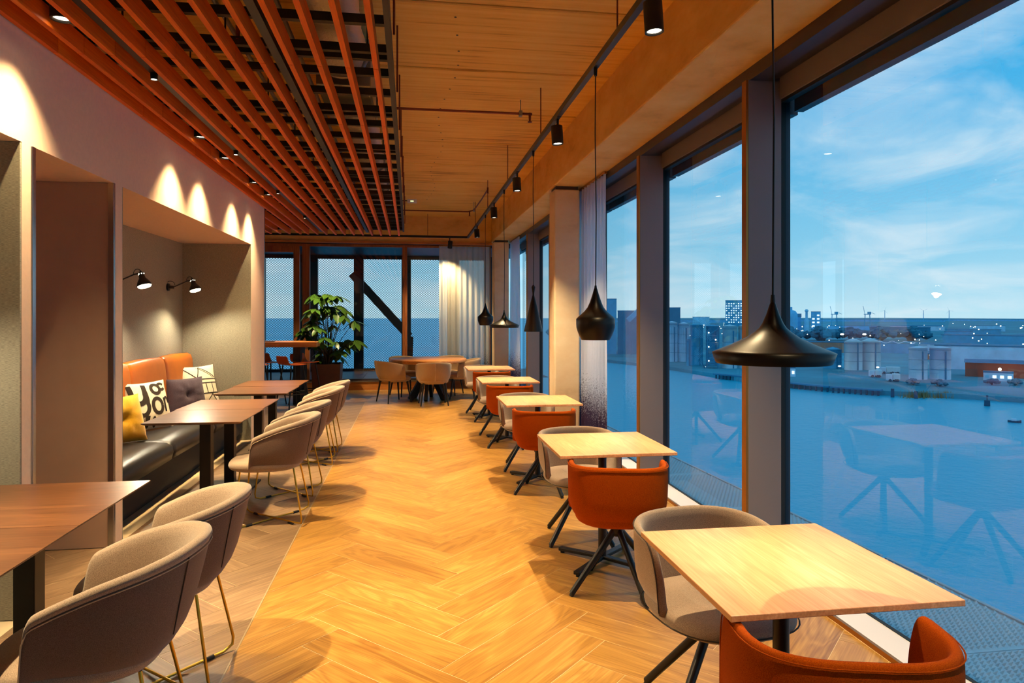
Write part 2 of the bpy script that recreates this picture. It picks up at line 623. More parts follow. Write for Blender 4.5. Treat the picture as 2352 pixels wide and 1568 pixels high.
gap = .0018
full_mesh = {}
def lay(mat, key, rects):
    q = math.sqrt(.5)
    O = (.286, 3.155)
    n = 0
    for kb in range(-5, 5):
        for ka in range(-60, 80):
            for o in (0, 1):
                hx, hy = ka * PW + kb * PL, ka * PW - kb * PL
                if o == 0:
                    c0, d = (hx, hy), (PL, PW)
                else:
                    c0, d = (hx + PL, hy + PW - PL), (PW, PL)
                cx, cy = c0[0] + d[0] / 2, c0[1] + d[1] / 2
                wx, wy = O[0] + (cx - cy) * q, O[1] + (cx + cy) * q
                if not (-4.2 < wx < 3 and .2 < wy < 15.2): continue
                ang = PI / 4 if o == 0 else PI / 4 + PI / 2
                ca, sa = math.cos(ang), math.sin(ang)
                L2, W2 = PL / 2 - gap, PW / 2 - gap
                loc = [(-L2, -W2), (L2, -W2), (L2, W2), (-L2, W2)]
                world = [(wx + x * ca - y * sa, wy + x * sa + y * ca) for x, y in loc]
                for r in rects:
                    p = clip(world, *r)
                    if not p or area(p) < .004: continue
                    if area(p) > .999 * area(world):
                        if key not in full_mesh:
                            full_mesh[key] = MB().prism(loc, -.001, 0).mesh('plank', mat)
                        me = full_mesh[key]
                    else:
                        lp = [((x - wx) * ca + (y - wy) * sa, -(x - wx) * sa + (y - wy) * ca) for x, y in p]
                        me = MB().prism(lp, -.001, 0).mesh('plank', mat)
                    ob = bpy.data.objects.new('plank', me)
                    COL.objects.link(ob)
                    ob.parent = floor
                    ob.location = (wx, wy, 0)
                    ob.rotation_euler = (0, 0, ang)
                    n += 1
    return n
n_oak = lay(M['oak_floor'], 'oak', [(-.790, 2.12, 1.6, 14.40), (-3.4, -.790, 12.47, 14.40)])
n_grey = lay(M['grey_floor'], 'grey', [(-1.955, -.800, 1.3, 12.46), (-3.4, -1.955, 9.68, 12.46), (-2.77, -1.955, 3.92, 4.90)])
MB().b2(-.79, 2.12, 1.0, 1.6, -.001, 0).obj('board_field', M['oak_floor'], floor)
MB().b2(-1.955, -.8, 1.0, 1.3, -.001, 0).obj('board_field', M['grey_floor'], floor)
t1 = MB().b2(-.799, -.791, 1.0, 12.47, -.001, .0012).obj('trim_1', M['strip'])
t1['kind'] = 'structure'

# ================================================================ CEILING
ceil = structure('ceiling', (0, 0, 0))
y = 5.70 - 1.2 * 9
while y < 14.5:
    y1 = min(y + 1.2, 14.6)
    MB().b2(-6.5, 1.72, y + .014, y1 - .014, 3.6, 3.78).obj('slab', M['ceiling'], ceil, bevel=.008, seg=1)
    y += 1.2
MB().b2(-6.6, 1.8, -5.2, 14.7, 3.66, 3.9).obj('slab_backing', M['darkframe'], ceil)
for i in range(34):
    x = .34 + .05 * math.sin(i * .7)
    MB().cyl((x, 2.3 + i * .3, 3.6005), (x, 2.3 + i * .3, 3.598), .009, n=8).obj('tie_hole', M['matt_black'], ceil)

# ================================================================ LEFT WALL with passage and seating niches
wl = MB()
wl.b2(-3.2, -1.96, -4.6, 9.67, 2.435, 3.62)
wl.b2(-3.2, -2.78, -4.6, 9.67, 0, 2.435)
for a, b in ((-4.6, 1.2), (3.815, 3.916), (4.913, 5.045), (8.9, 9.67)):
    wl.b2(-2.78, -1.96, a, b, 0, 2.435)
wl = wl.obj('wall_left', M['plaster'])
wl['kind'] = 'structure'
for q in ((-2.78, -2.764, 5.045, 8.9), (-2.764, -1.962, 8.886, 8.9), (-2.764, -1.962, 5.045, 5.058),
          (-2.78, -2.764, 1.2, 3.815), (-2.764, -1.962, 3.801, 3.815), (-2.764, -1.962, 1.2, 1.214)):
    MB().b2(*q, .004, 2.433).obj('fabric_panel', M['niche'], wl)
MB().b2(-2.78, -1.99, 4.900, 4.913, .004, 2.433).obj('jamb_panel', M['taupe'], wl)
MB().b2(-2.78, -1.96, 3.916, 3.925, .004, 2.433).obj('jamb_panel', M['taupe'], wl)
for q in ((-1.992, -1.953, 4.893, 4.918), (-1.968, -1.951, 3.900, 3.932), (-1.966, -1.952, 9.655, 9.676)):
    MB().b2(*q, .004, 2.434 if q[2] < 9 else 3.6).obj('corner_trim', M['steel'], wl, bevel=.003)

# ================================================================ BACK AND SIDE WALLS OUT OF VIEW
for nm, q in (('wall_near', (-6.7, 2.6, -4.8, -4.6, -.1, 3.7)), ('wall_side', (-6.7, -6.5, 9.4, 14.7, -.1, 3.7)), ('wall_return', (-6.7, -3.2, 9.47, 9.67, 0, 3.62))):
    o = MB().b2(*q).obj(nm, M['plaster'])
    o['kind'] = 'structure'

# ================================================================ RIGHT SIDE: beam, columns, windows
wr = MB().b2(1.70, 2.40, -4.8, 14.62, 3.10, 3.9).obj('wall_right', M['concrete'], bevel=.012)
wr['kind'] = 'structure'
for a, b in ((8.0, 8.30), (13.95, 14.30)):
    MB().b2(1.705, 2.02, a, b, 0, 3.06).obj('column', M['pale_concrete'], wr, bevel=.018)
    MB().b2(1.73, 2.00, a + .02, b - .02, 3.06, 3.10).obj('column_neck', M['darkframe'], wr)
MU = [-4.08, -2.05, -.02, 1.99, 4.0, 6.03, 8.06, 10.09, 12.12, 14.15]
for i in range(len(MU) - 1):
    a, b = MU[i], MU[i + 1]
    w = structure('window_%d' % (i + 1))
    MB().b2(2.09, 2.312, a, a + .06, .022, 3.02).obj('mullion', M['mullion'], w, bevel=.003)
    MB().b2(2.076, 2.0905, a + .002, a + .058, .022, 3.02).obj('mullion_strip', M['bronze'], w)
    MB().b2(2.312, 2.345, a, a + .06, .02, 3.02).obj('gasket', M['matt_black'], w)
    MB().b2(2.345, 2.375, a + .005, a + .055, -.03, 3.2).obj('outer_frame', M['darkframe'], w)
    MB().b2(2.142, 2.312, a, b, -.02, .022).obj('sill', M['white'], w)
    MB().b2(2.125, 2.142, a, b, -.02, .024).obj('sill_strip', M['bronze'], w)
    MB().b2(2.312, 2.333, a, b, -.02, .026).obj('gasket', M['matt_black'], w)
    MB().b2(2.10, 2.20, a, b, 3.02, 3.10).obj('head_rail', M['bronze_dark'] if 'bronze_dark' in M else M['darkframe'], w)
    MB().b2(2.20, 2.30, a, b, 3.045, 3.10).obj('head_rail', M['darkframe'], w)
    MB().b2(2.30, 2.34, a + .06, b, 2.91, 3.10).obj('head_panel', M['mullion'], w)
    MB().b2(2.312, 2.36, a + .06, b, 2.89, 2.91).obj('gasket', M['matt_black'], w)
    MB().b2(2.40, 2.46, a + .06, b, 2.835, 3.1).obj('blind_cassette', M['darkframe'], w)
    MB().add([(2.336, a + .06, .0), (2.336, b, .0), (2.336, b, 2.9), (2.336, a + .06, 2.9)], [(3, 2, 1, 0)]).obj('glass_pane', M['glass'], w)

# outside maintenance ledge of studded sheet
M['stud'] = plain('studded_galvanised_sheet', srgb(236, 238, 240), .3, .1)
led = structure('trim_2')
ed = lambda yy: 3.26 - .0515 * yy
st = MB()
y = -2.0
while y < 14.2:
    y1 = y + 1.21
    poly = [(2.345, y + .004), (ed(y), y + .004), (ed(y1), y1 - .004), (2.345, y1 - .004)]
    MB().prism(poly, -.05, -.03).obj('ledge_sheet', M['stud'], led)
    MB().bar((ed(y) + .008, y + .02, -.028), (ed(y1) + .008, y1 - .02, -.028), .022, .014).obj('ledge_rail', M['white'], led)
    if 1.5 < y1 and y < 9:
        yy = y + .04
        r = 0
        while yy < y1 - .03:
            xx = 2.37 + (.017 if r % 2 else 0)
            while xx < ed(yy) - .02:
                h = .014
                st.add([(xx - .013, yy - .010, -.03), (xx + .013, yy - .010, -.03), (xx + .013, yy + .010, -.03), (xx - .013, yy + .010, -.03), (xx + .007, yy, -.03 + h)],
                       [(0, 1, 4), (1, 2, 4), (2, 3, 4), (3, 0, 4)])
                xx += .034
            yy += .03
            r += 1
    y = y1
so = st.obj('studs', M['stud'], led)
so['kind'] = 'stuff'
MB().b2(2.34, 2.56, -4, 14.6, -.6, -.052).obj('ledge_slab', M['darkframe'], led)

# ================================================================ FAR WALL
wf = MB().b2(-6.5, 1.70, 14.28, 14.70, 3.06, 3.9).obj('wall_far', M['concrete'], bevel=.01)
wf['kind'] = 'structure'
MB().b2(-6.5, 1.70, 14.22, 14.30, 3.02, 3.065).obj('lintel_strip', M['honey'], wf)
bb = MB().b2(-6.5, 1.70, 14.44, 14.62, 0, .17).obj('baseboard_far', M['honey'])
bb['kind'] = 'structure'
MB().b2(-6.5, 1.70, 14.40, 14.66, .17, .20).obj('capping', M['steel'], bb)
def farbay(nm, x0, x1, sw=.10):
    w = structure(nm)
    MB().b2(x0, x0 + sw, 14.46, 14.58, .20, 3.02).obj('stile', M['honey_z'], w, bevel=.004)
    MB().b2(x1 - sw * .5, x1, 14.46, 14.58, .20, 3.02).obj('stile', M['honey_z'], w, bevel=.004)
    MB().b2(x0 + sw, x1 - sw * .5, 14.46, 14.58, 2.97, 3.02).obj('rail', M['honey_z'], w)
    MB().b2(x0 + sw, x1 - sw * .5, 14.46, 14.58, .20, .235).obj('rail', M['darkframe'], w)
    MB().add([(x0 + sw, 14.53, .235), (x1 - sw * .5, 14.53, .235), (x1 - sw * .5, 14.53, 2.97), (x0 + sw, 14.53, 2.97)], [(0, 1, 2, 3)]).obj('glass_pane', M['glass'], w)
    return w
farbay('window_10', -.11, 1.70, .05)
farbay('window_11', -2.14, -.11, .10)
farbay('window_12', -5.2, -3.6)
d1 = farbay('door_1', -3.6, -2.14, .09)
d1.name = 'door_1'
MB().b2(-2.36, -2.24, 14.455, 14.57, .24, 2.97).obj('door_stile', M['honey_z'], d1, bevel=.004)
MB().b2(-3.51, -2.36, 14.455, 14.57, 2.84, 2.97).obj('door_rail', M['honey_z'], d1)

# terrace and perforated screen outside the far glass
ter = MB().b2(-6.5, 2.6, 14.66, 17.2, -.02, .19).obj('floor_terrace', M['tile'])
ter['kind'] = 'structure'
yy = 14.7
while yy < 17.1:
    xx = -4.2
    while xx < 2.4:
        MB().b2(xx + .004, xx + .796, yy + .004, yy + .596, .19, .2).obj('paving_tile', M['tile'], ter)
        xx += .8
    yy += .6
ts = MB().b2(-6.5, 2.6, 14.66, 17.3, 3.0, 3.2).obj('ceiling_terrace', M['darkframe'])
ts['kind'] = 'structure'
M['screen'] = plain('dark_expanded_steel', srgb(34, 38, 46), .5, .5)
scr = thing('perforated_screen', 'dark perforated metal screen outside the glazed end wall', 'screen', (0, 17.0, .2))
posts = [-3.53, -2.43, -1.235, -.095, 1.055, 1.95]
wid = [.23, .46, .23, .23, .29, .25]
for px_, w_ in zip(posts, wid):
    MB().b2(px_ - w_ / 2, px_ + w_ / 2, -.1, .04, 0, 2.8).obj('post', M['screen'], scr)
MB().b2(-4.8, 2.3, -.06, .04, 2.72, 2.85).obj('rail', M['screen'], scr)
MB().b2(-4.8, 2.3, -.06, .04, 0, .06).obj('rail', M['screen'], scr)
def mesh_panel(x0, x1, z0, z1, px=.064, pz=.056, th=.0045):
    mb = MB()
    rows = int((z1 - z0) / (pz / 2))
    cols = int((x1 - x0) / (px / 2))
    for j in range(rows + 1):
        zc = z0 + j * pz / 2
        vs, fs = [], []
        for i in range(cols + 1):
            o = pz / 4 * (1 if (i + j) % 2 else -1) * .92
            X = x0 + i * px / 2
            for dy in (-.008, .008):
                vs.append((X, dy * .6, zc + o - th))
                vs.append((X, dy * .6, zc + o + th))
        for i in range(cols):
            b, c = i * 4, i * 4 + 4
            fs += [(b, c, c + 1, b + 1), (b + 2, b + 3, c + 3, c + 2), (b + 1, c + 1, c + 3, b + 3), (b, b + 2, c + 2, c)]
        mb.add(vs, fs)
    return mb
ed_ = [-4.8] + [p for pw in zip(posts, wid) for p in (pw[0] - pw[1] / 2, pw[0] + pw[1] / 2)]
for i in range(0, 11, 2):
    if ed_[i + 1] - ed_[i] > .1 and ed_[i + 1] > -3.9:
        o = mesh_panel(ed_[i], ed_[i + 1], .06, 2.72).obj('expanded_mesh', M['screen'], scr)
        o['kind'] = 'stuff'
br = MB()
br.bar((-1.42, 17.3, 2.58), (-.02, 17.3, 1.02), .16, .20)
br.bar((-.05, 17.3, .05), (-.02, 17.3, 1.02), .16, .20)
br.obj('brace_bar', M['screen'])
bo = bpy.data.objects['brace_bar']
tag(bo, 'dark bent steel brace standing behind the perforated screen', 'brace')

# ================================================================ SEATING SHAPES
def se(t, a, b, e):
    c, s = math.cos(t), math.sin(t)
    return (a * math.copysign(abs(c) ** (2 / e), c), b * math.copysign(abs(s) ** (2 / e), s))

def u_path(a, b, arm, n=25, e=2.5):
    """plan of a tub back from the left arm tip round the back (-y) to the right arm tip"""
    pts = []
    k = 9
    for i in range(k):
        pts.append((-a, arm * (1 - i / k)))
    for i in range(n + 1):
        pts.append(se(PI + PI * i / n, a, b, e))
    for i in range(1, k + 1):
        pts.append((a, arm * i / k))
    L = [0]
    for i in range(1, len(pts)):
        L.append(L[-1] + math.dist(pts[i], pts[i - 1]))
    s = [2 * l / L[-1] - 1 for l in L]
    nor = []
    for i in range(len(pts)):
        p, q = pts[max(0, i - 1)], pts[min(len(pts) - 1, i + 1)]
        dx, dy = q[0] - p[0], q[1] - p[1]
        m = math.hypot(dx, dy)
        nor.append((dy / m, -dx / m))
    return pts, nor, s

def tub(a, b, arm, zb, ztop, th, flare, tuck, inner_b, lean=0.0, e=2.5, outer=None, inner=None):
    """returns (shell MB, rim points): a padded wrap-round back of real thickness"""
    pts, nor, s = u_path(a, b, arm, e=e)
    rings, rim = [], []
    for (px, py), (nx, ny), t in zip(pts, nor, s):
        zt = ztop(t)
        bk = max(0, 1 - abs(t) * 1.6)
        h = zt - zb
        def P(off, z):
            f = (z - zb) / .36
            o = off + flare * f
            return (px + nx * o, py + ny * o - lean * bk * f, z)
        rings.append([P(-tuck, zb), P(-.004, zb + min(.07, h * .3)), P(0, zb + h * .5), P(0, zt - .02), P(-th * .25, zt - .003),
                      P(-th * .75, zt - .003), P(-th, zt - .024), P(-th * 1.05, zb + h * .5), P(-th * 1.1, inner_b), P(-tuck - th * .6, zb + .012)])
        rim.append(P(-.001, zt - .018))
    return MB().loft(rings, True, True), rim

def pad(a, b, z0, z1, e=3.0, n=32, yo=0.0, crown=.012):
    rings = []
    for f, z in ((.80, z0), (.97, z0 + (z1 - z0) * .22), (1.0, z0 + (z1 - z0) * .55), (.975, z1 - (z1 - z0) * .14), (.90, z1), (.5, z1 + crown)):
        rings.append([(*[v for v in (se(2 * PI * i / n, a * f, b * f, e)[0], se(2 * PI * i / n, a * f, b * f, e)[1] + yo)], z) for i in range(n)])
    return MB().loft(rings, True, True)

def arm_height(hi, lo, k=.16, p=1.6):
    def f(t):
        u = abs(t)
        z = lo + (hi - lo) * (1 - u ** p)
        if u > 1 - k:
            g = (u - (1 - k)) / k
            z -= (lo - .475) * (1 - math.sqrt(max(0, 1 - g * g)))
        return z
    return f

# ---------------------------------------------------------------- upholstered chair on a crossed brass wire base
def make_wire_chair():
    t = thing('dining_chair', '', 'chair')
    sh, rim = tub(.268, .262, .13, .425, arm_height(.80, .645, .065, 1.9), .046, .040, .05, .47, lean=.055, e=2.6)
    b = sh.obj('backrest', M['fab_grey_shaded'], t, subs=1)
    inn = MB()
    pts, nor, s = u_path(.268, .262, .13, e=2.6)
    zt = arm_height(.80, .645, .065, 1.9)
    rg = []
    for (px, py), (nx, ny), q in zip(pts, nor, s):
        Z = zt(q)
        bk = max(0, 1 - abs(q) * 1.6)
        def P(o, z):
            f = (z - .425) / .36
            return (px + nx * (o + .04 * f), py + ny * (o + .04 * f) - .055 * bk * f, z)
        rg.append([P(.0075, Z - .034), P(-.002, Z + .008), P(-.040, Z + .007), P(-.050, Z - .02), P(-.053, .425 + (Z - .425) * .5), P(-.055, .462), P(-.046, .462), P(-.04, .44 + (Z - .44) * .5), P(-.03, Z - .02)])
    inn.loft(rg, True, True)
    inn.obj('inner_cover', M['fab_grey'], t, subs=1)
    MB().tube([Vector(p) + Vector((0, 0, -.014)) for p in rim], .0022, 5).obj('stitching', M['stitch'], b)
    for sx in (-1, 1):
        i = len(pts) // 2 + sx * 4
        (px, py), (nx, ny) = pts[i], nor[i]
        bk = max(0, 1 - abs(s[i]) * 1.6)
        f = lambda z: (px + nx * (.001 + .04 * (z - .425) / .36), py + ny * (.001 + .04 * (z - .425) / .36) - .055 * bk * (z - .425) / .36, z)
        MB().tube([f(.515), f(.56), f(.66), f(zt(s[i]) - .025)], .0022, 5).obj('seam', M['seam'], b)
    pad(.255, .265, .405, .478, 3.0, yo=.045).obj('seat', M['fab_grey'], t, subs=1)
    for sx in (-1, 1):
        P = [(sx * .19, .20, .42), (sx * .235, .235, .06), (sx * .232, .232, .026), (sx * .20, .20, .010), (-sx * .20, -.20, .010 + (.012 if sx > 0 else 0)), (-sx * .232, -.232, .026), (-sx * .235, -.235, .06), (-sx * .17, -.17, .42)]
        leg = MB().tube(P, .0065, 8).obj('wire_leg', M['brass'], t)
        for g in (-1, 1):
            MB().cyl((sx * g * .13, g * .13, .009), (sx * g * .165, g * .165, .009), .0095, n=8).obj('glide', M['matt_black'], leg)
    return t

# ---------------------------------------------------------------- swivel tub chair on four splayed tube legs
def swivel_base(t, rot):
    MB().cyl((0, 0, .33), (0, 0, .43), .024, .03, 16).obj('stem', M['black'], t)
    MB().lathe([(.001, .30), (.03, .30), (.036, .33), (.03, .37), (.001, .37)], 20).obj('hub', M['black'], t)
    for k in range(4):
        g = rot + PI / 4 + k * PI / 2
        c, s = math.cos(g), math.sin(g)
        l = MB().cyl((c * .012, s * .012, .34), (c * .292, s * .292, .016), .0185, .0165, 12).obj('leg', M['black'], t)
        MB().cyl((c * .286, s * .286, .020), (c * .296, s * .296, 0), .014, .012, 10).obj('glide', M['matt_black'], l)

def make_orange_chair():
    t = thing('tub_chair', '', 'chair')
    zt = arm_height(.738, .728, .10, 2)
    sh, rim = tub(.276, .262, .10, .405, zt, .040, .004, .060, .46, e=3.0)
    b = sh.obj('backrest', M['fab_orange'], t, subs=2)
    MB().tube([Vector(p) + Vector((0, 0, .003)) for p in rim], .0022, 6).obj('piping', M['fab_orange'], b)
    pad(.245, .262, .388, .475, 3.0, yo=.03).obj('seat', M['fab_orange'], t, subs=1)
    swivel_base(t, math.radians(-16))
    return t

def make_grey_chair():
    t = thing('tub_chair', '', 'chair')
    zt = arm_height(.742, .70, .18, 2.2)
    sh, rim = tub(.275, .245, .09, .432, zt, .036, .012, .05, .46, lean=.02, e=2.8)
    b = sh.obj('backrest', M['fab_grey'], t, subs=1)
    MB().tube([Vector(p) + Vector((0, 0, .002)) for p in rim], .0024, 5).obj('piping', M['seam'], b)
    s_ = pad(.258, .272, .395, .47, 2.7, yo=.045).obj('seat', M['fab_grey'], t, subs=1)
    MB().tube([(*se(2 * PI * i / 40, .266, .276, 2.7), .428) for i in range(40)], .003, 5, True).obj('piping', M['seam'], s_, loc=(0, .04, 0))
    swivel_base(t, math.radians(-16))
    return t

# ---------------------------------------------------------------- beige chair on tapered black legs
def make_beige_chair():
    t = thing('armchair', '', 'chair')
    sh, rim = tub(.285, .265, .10, .40, arm_height(.755, .665, .10, 2.2), .044, .035, .045, .45, lean=.05, e=2.7)
    b = sh.obj('backrest', M['fab_beige'], t, subs=1)
    MB().tube([(0, -.262, .43), (0, -.285, .52), (0, -.318, .65), (0, -.335, .735)], .004, 5).obj('seam', M['stitch'], b)
    pad(.262, .27, .37, .465, 3.0, yo=.03).obj('seat', M['fab_beige'], t, subs=1)
    for sx in (-1, 1):
        for sy in (-1, 1):
            MB().cyl((sx * .18, sy * .17 + .01, .40), (sx * .235, sy * .225 + .01, 0), .020, .011, 10).obj('leg', M['matt_black'], t)
    return t

# ---------------------------------------------------------------- tables
def make_window_table():
    t = thing('cafe_table', '', 'table')
    MB().box((0, 0, .741), (.70, .72, .018)).obj('tabletop', M['oak_top'], t, bevel=.002)
    MB().box((0, 0, .727), (.30, .30, .010)).obj('mounting_plate', M['black'], t)
    MB().cyl((0, 0, .03), (0, 0, .725), .026, n=20).obj('column', M['black'], t)
    for k in range(4):
        g = PI / 4 + k * PI / 2
        c, s = math.cos(g), math.sin(g)
        f = MB().bar((c * .01, s * .01, .036), (c * .315, s * .315, .024), .042, .022).obj('foot', M['black'], t, bevel=.004)
        MB().cyl((c * .295, s * .295, 0), (c * .295, s * .295, .014), .014, n=10).obj('glide', M['matt_black'], f)
    return t

def make_walnut_table():
    t = thing('bistro_table', '', 'table')
    # thin top with an undercut edge
    MB().add([(x * .358, y * .358, .75) for x, y in ((-1, -1), (1, -1), (1, 1), (-1, 1))] + [(x * .358, y * .358, .744) for x, y in ((-1, -1), (1, -1), (1, 1), (-1, 1))]
             + [(x * .335, y * .335, .73) for x, y in ((-1, -1), (1, -1), (1, 1), (-1, 1))],
             [(0, 1, 2, 3), (0, 4, 5, 1), (1, 5, 6, 2), (2, 6, 7, 3), (3, 7, 4, 0), (4, 8, 9, 5), (5, 9, 10, 6), (6, 10, 11, 7), (7, 11, 8, 4), (11, 10, 9, 8)]).obj('tabletop', M['walnut_top'], t)
    MB().box((0, 0, .72), (.40, .40, .02)).obj('mounting_plate', M['black'], t)
    MB().box((0, 0, .365), (.085, .085, .70)).obj('column', M['black'], t, bevel=.004)
    MB().box((0, 0, .008), (.44, .44, .016)).obj('base_plate', M['black'], t, bevel=.004)
    return t

ORD = ['first', 'second', 'third', 'fourth', 'fifth', 'sixth']
TY = [2.07, 4.16, 6.36, 8.43, 10.38]
proto_t, proto_o, proto_g = make_window_table(), make_orange_chair(), make_grey_chair()
hub_o = [(1.13, 1.70), (1.165, 3.755), (1.17, 5.93), (1.17, 8.02), (1.19, 9.99)]
hub_g = [(1.16, 2.52), (1.17, 4.64), (1.17, 6.86), (1.14, 8.93), (1.13, 10.93)]
rot_o = [-13, -14, -8, -6, -4]
rot_g = [8, 6, 5, 3, 2]
for i, ty in enumerate(TY):
    n = ORD[4 - i]
    t = proto_t if i == 0 else copy_tree(proto_t)
    t.location = (1.195, ty, 0)
    tag(t, 'pale oak square window table, %s of the window row counted from the round table' % n, 'table', 'oak tables along the windows')
    o = proto_o if i == 0 else copy_tree(proto_o)
    o.location = (*hub_o[i], 0)
    o.rotation_euler.z = math.radians(rot_o[i])
    tag(o, 'rust orange swivel tub chair at the %s window table counted from the round table' % n, 'chair', 'rust orange tub chairs')
    g = proto_g if i == 0 else copy_tree(proto_g)
    g.location = (*hub_g[i], 0)
    g.rotation_euler.z = PI + math.radians(rot_g[i])
    tag(g, 'taupe swivel tub chair at the %s window table counted from the round table' % n, 'chair', 'taupe tub chairs')

wt = make_walnut_table()
wy = [2.46, 3.18, 5.745, 6.465, 7.64, 8.38]
wn = ['farthest from the glazed end wall, its edge against another table', 'beside the taupe passage jamb', 'at the middle of the banquette, before the lettered cushion',
      'pushed against the table before the lettered cushion', 'second from the bar stools', 'nearest the bar stools']
for i, y in enumerate(wy):
    t = wt if i == 0 else copy_tree(wt)
    t.location = (-1.605, y, 0)
    t.rotation_euler.z = math.radians((.2, -.2, -1.2, -1.0, -1.4, -1.2)[i])
    tag(t, 'dark walnut square table ' + wn[i], 'table', 'walnut tables along the niches')

wc = make_wire_chair()
cy = [2.43, 3.04, 5.36, 6.15, 7.36, 8.03]
cn_ = ['sixth', 'fifth', 'fourth', 'third', 'second', 'first']
for i, y in enumerate(cy):
    c = wc if i == 0 else copy_tree(wc)
    c.location = (-1.035 + (.0, .0, .005, -.005, 0, 0)[i], y + .04, 0)
    c.rotation_euler.z = PI / 2 + math.radians((6, 3, 2, -2, 3, 0)[i])
    tag(c, 'taupe tub chair on brass wire legs, %s of its row counted from the bar stools' % cn_[i], 'chair', 'taupe chairs on brass wire legs')

# ---------------------------------------------------------------- round table group
rt = thing('round_table', 'large round oak table on crossed black slab legs', 'table', (.34, 12.72, 0))
MB().lathe([(.001, .685), (.66, .685), (.695, .692), (.70, .70), (.70, .745), (.694, .75), (.001, .75)], 64).obj('tabletop', M['honey'], rt)
for g in (20, 80, 140):
    c, s = math.cos(math.radians(g)), math.sin(math.radians(g))
    for sg in (-1, 1):
        MB().bar((sg * c * .36, sg * s * .36, .012), (-sg * c * .05, -sg * s * .05, .684), .10, .06, up=(-s, c, 0)).obj('slab_leg', M['matt_black'], rt)
bc = make_beige_chair()
spec = [((-.30, 12.42), 62, 'beige armchair at the round table, side-on beside the glazed end wall view'), ((.40, 11.93), 4, 'beige armchair with its seamed back square to the walkway, at the round table'),
        ((.98, 12.78), -88, 'beige armchair at the round table on the sheer curtain side'), ((-.08, 13.42), -150, 'beige armchair tucked behind the round table beside the planter side'),
        ((.74, 13.45), 155, 'beige armchair tucked behind the round table before the sheer curtain')]
spec[0] = (spec[0][0], spec[0][1] * -1, 'beige armchair turned in to the round table on the bar stool side')
spec[2] = (spec[2][0], 84, spec[2][2])
for i, (p, a, l) in enumerate(spec):
    c = bc if i == 0 else copy_tree(bc)
    c.location = (*p, 0)
    c.rotation_euler.z = math.radians(a)
    tag(c, l, 'chair', 'beige armchairs around the round table')

# ---------------------------------------------------------------- high table and bar stools
ht = thing('bar_table', 'high honey oak table with a thick top by the planter', 'table', (-2.75, 12.55, 0))
MB().box((.0, 0, 1.045), (2.3, .78, .085)).obj('tabletop', M['honey'], ht, bevel=.004)
for sx in (-.8, .8):
    MB().box((sx, 0, .50), (.12, .55, 1.0)).obj('leg', M['matt_black'], ht)
MB().box((0, 0, .25), (1.5, .06, .06)).obj('footrail', M['matt_black'], ht)

def make_stool():
    t = thing('bar_stool', '', 'stool')
    M.setdefault('ply', plain('orange_moulded_ply', srgb(204, 92, 26), .4))
    prof = [(.19, .785), (.10, .775), (0, .772), (-.10, .775), (-.165, .79), (-.195, .83), (-.21, .89), (-.22, .945)]
    rings = []
    for (u, z), w in zip(prof, (.17, .185, .19, .19, .19, .185, .178, .165)):
        rings.append([(-w, u, z), (-w * .5, u - .004, z - .004), (0, u - .006, z - .006), (w * .5, u - .004, z - .004), (w, u, z)])
    top = rings
    mb = MB().loft(top, False, False)
    o = mb.obj('seat_shell', M['ply'], t)
    sm = o.modifiers.new('thick', 'SOLIDIFY')
    sm.thickness = .016
    sb = o.modifiers.new('subd', 'SUBSURF')
    sb.levels = sb.render_levels = 1
    for sx in (-1, 1):
        for sy in (-1, 1):
            MB().cyl((sx * .12, sy * .11, .77), (sx * .20, sy * .20, 0), .013, .011, 10).obj('leg', M['matt_black'], t)
    MB().tube([(-.175, -.175, .27), (.175, -.175, .27), (.175, .175, .27), (-.175, .175, .27)], .009, 8, True).obj('footrest', M['matt_black'], t)
    return t
stl = make_stool()
for i, (x, y, a, l) in enumerate([(-1.92, 11.72, -48, 'orange bar stool nearest the walnut tables, its back to the walkway'), (-1.80, 12.30, -128, 'orange bar stool tucked at the end of the high table by the planter'),
                                  (-2.42, 12.35, -130, 'orange bar stool facing the walkway, half under the high table by the pale wall end'), (-2.50, 11.70, -60, 'orange bar stool half hidden behind the pale wall end')]):
    s_ = stl if i == 0 else copy_tree(stl)
    s_.location = (x, y, 0)
    s_.scale = (1, 1, .94)
    s_.rotation_euler.z = math.radians(a)
    tag(s_, l, 'stool', 'orange bar stools')
bk = MB().box((0, 0, .004), (.2, .13, .008)).obj('tray', M['matt_black'], None, (-2.45, 12.45, 1.0885), bevel=.002)
tag(bk, 'small flat black tray lying on the high table', 'tray')

# ---------------------------------------------------------------- plant
pl = thing('potted_plant', 'tall umbrella plant with glossy leaves in a dark brown square planter', 'plant', (-1.52, 13.06, 0))
pm = MB()
pm.add([(x * .23, y * .23, z) if z == 0 else (x * .26, y * .26, z) for z in (0, .66) for x, y in ((-1, -1), (1, -1), (1, 1), (-1, 1))],
       [(3, 2, 1, 0), (0, 1, 5, 4), (1, 2, 6, 5), (2, 3, 7, 6), (3, 0, 4, 7)])
pp = pm.obj('planter', M['planter'], pl)
sdf = pp.modifiers.new('thick', 'SOLIDIFY')
sdf.thickness = .02
MB().box((0, 0, .60), (.47, .47, .03)).obj('soil', M['soil'], pl)
def leaf_mesh():
    L, Wd = .235, .050
    vs, fs = [], []
    for i in range(7):
        u = i / 6
        w = Wd * math.sin(PI * min(1, u * .93 + .05)) ** .8
        z = -.055 * u * u + .01 * u
        vs += [(u * L, -w, z + .006), (u * L, 0, z), (u * L, w, z + .006)]
        if i:
            b = (i - 1) * 3
            fs += [(b, b + 3, b + 4, b + 1), (b + 1, b + 4, b + 5, b + 2)]
    return MB().add(vs, fs, True).mesh('leaf', M['leaf'])
lm = leaf_mesh()
rnd = random.Random(3)
nleaf = 0
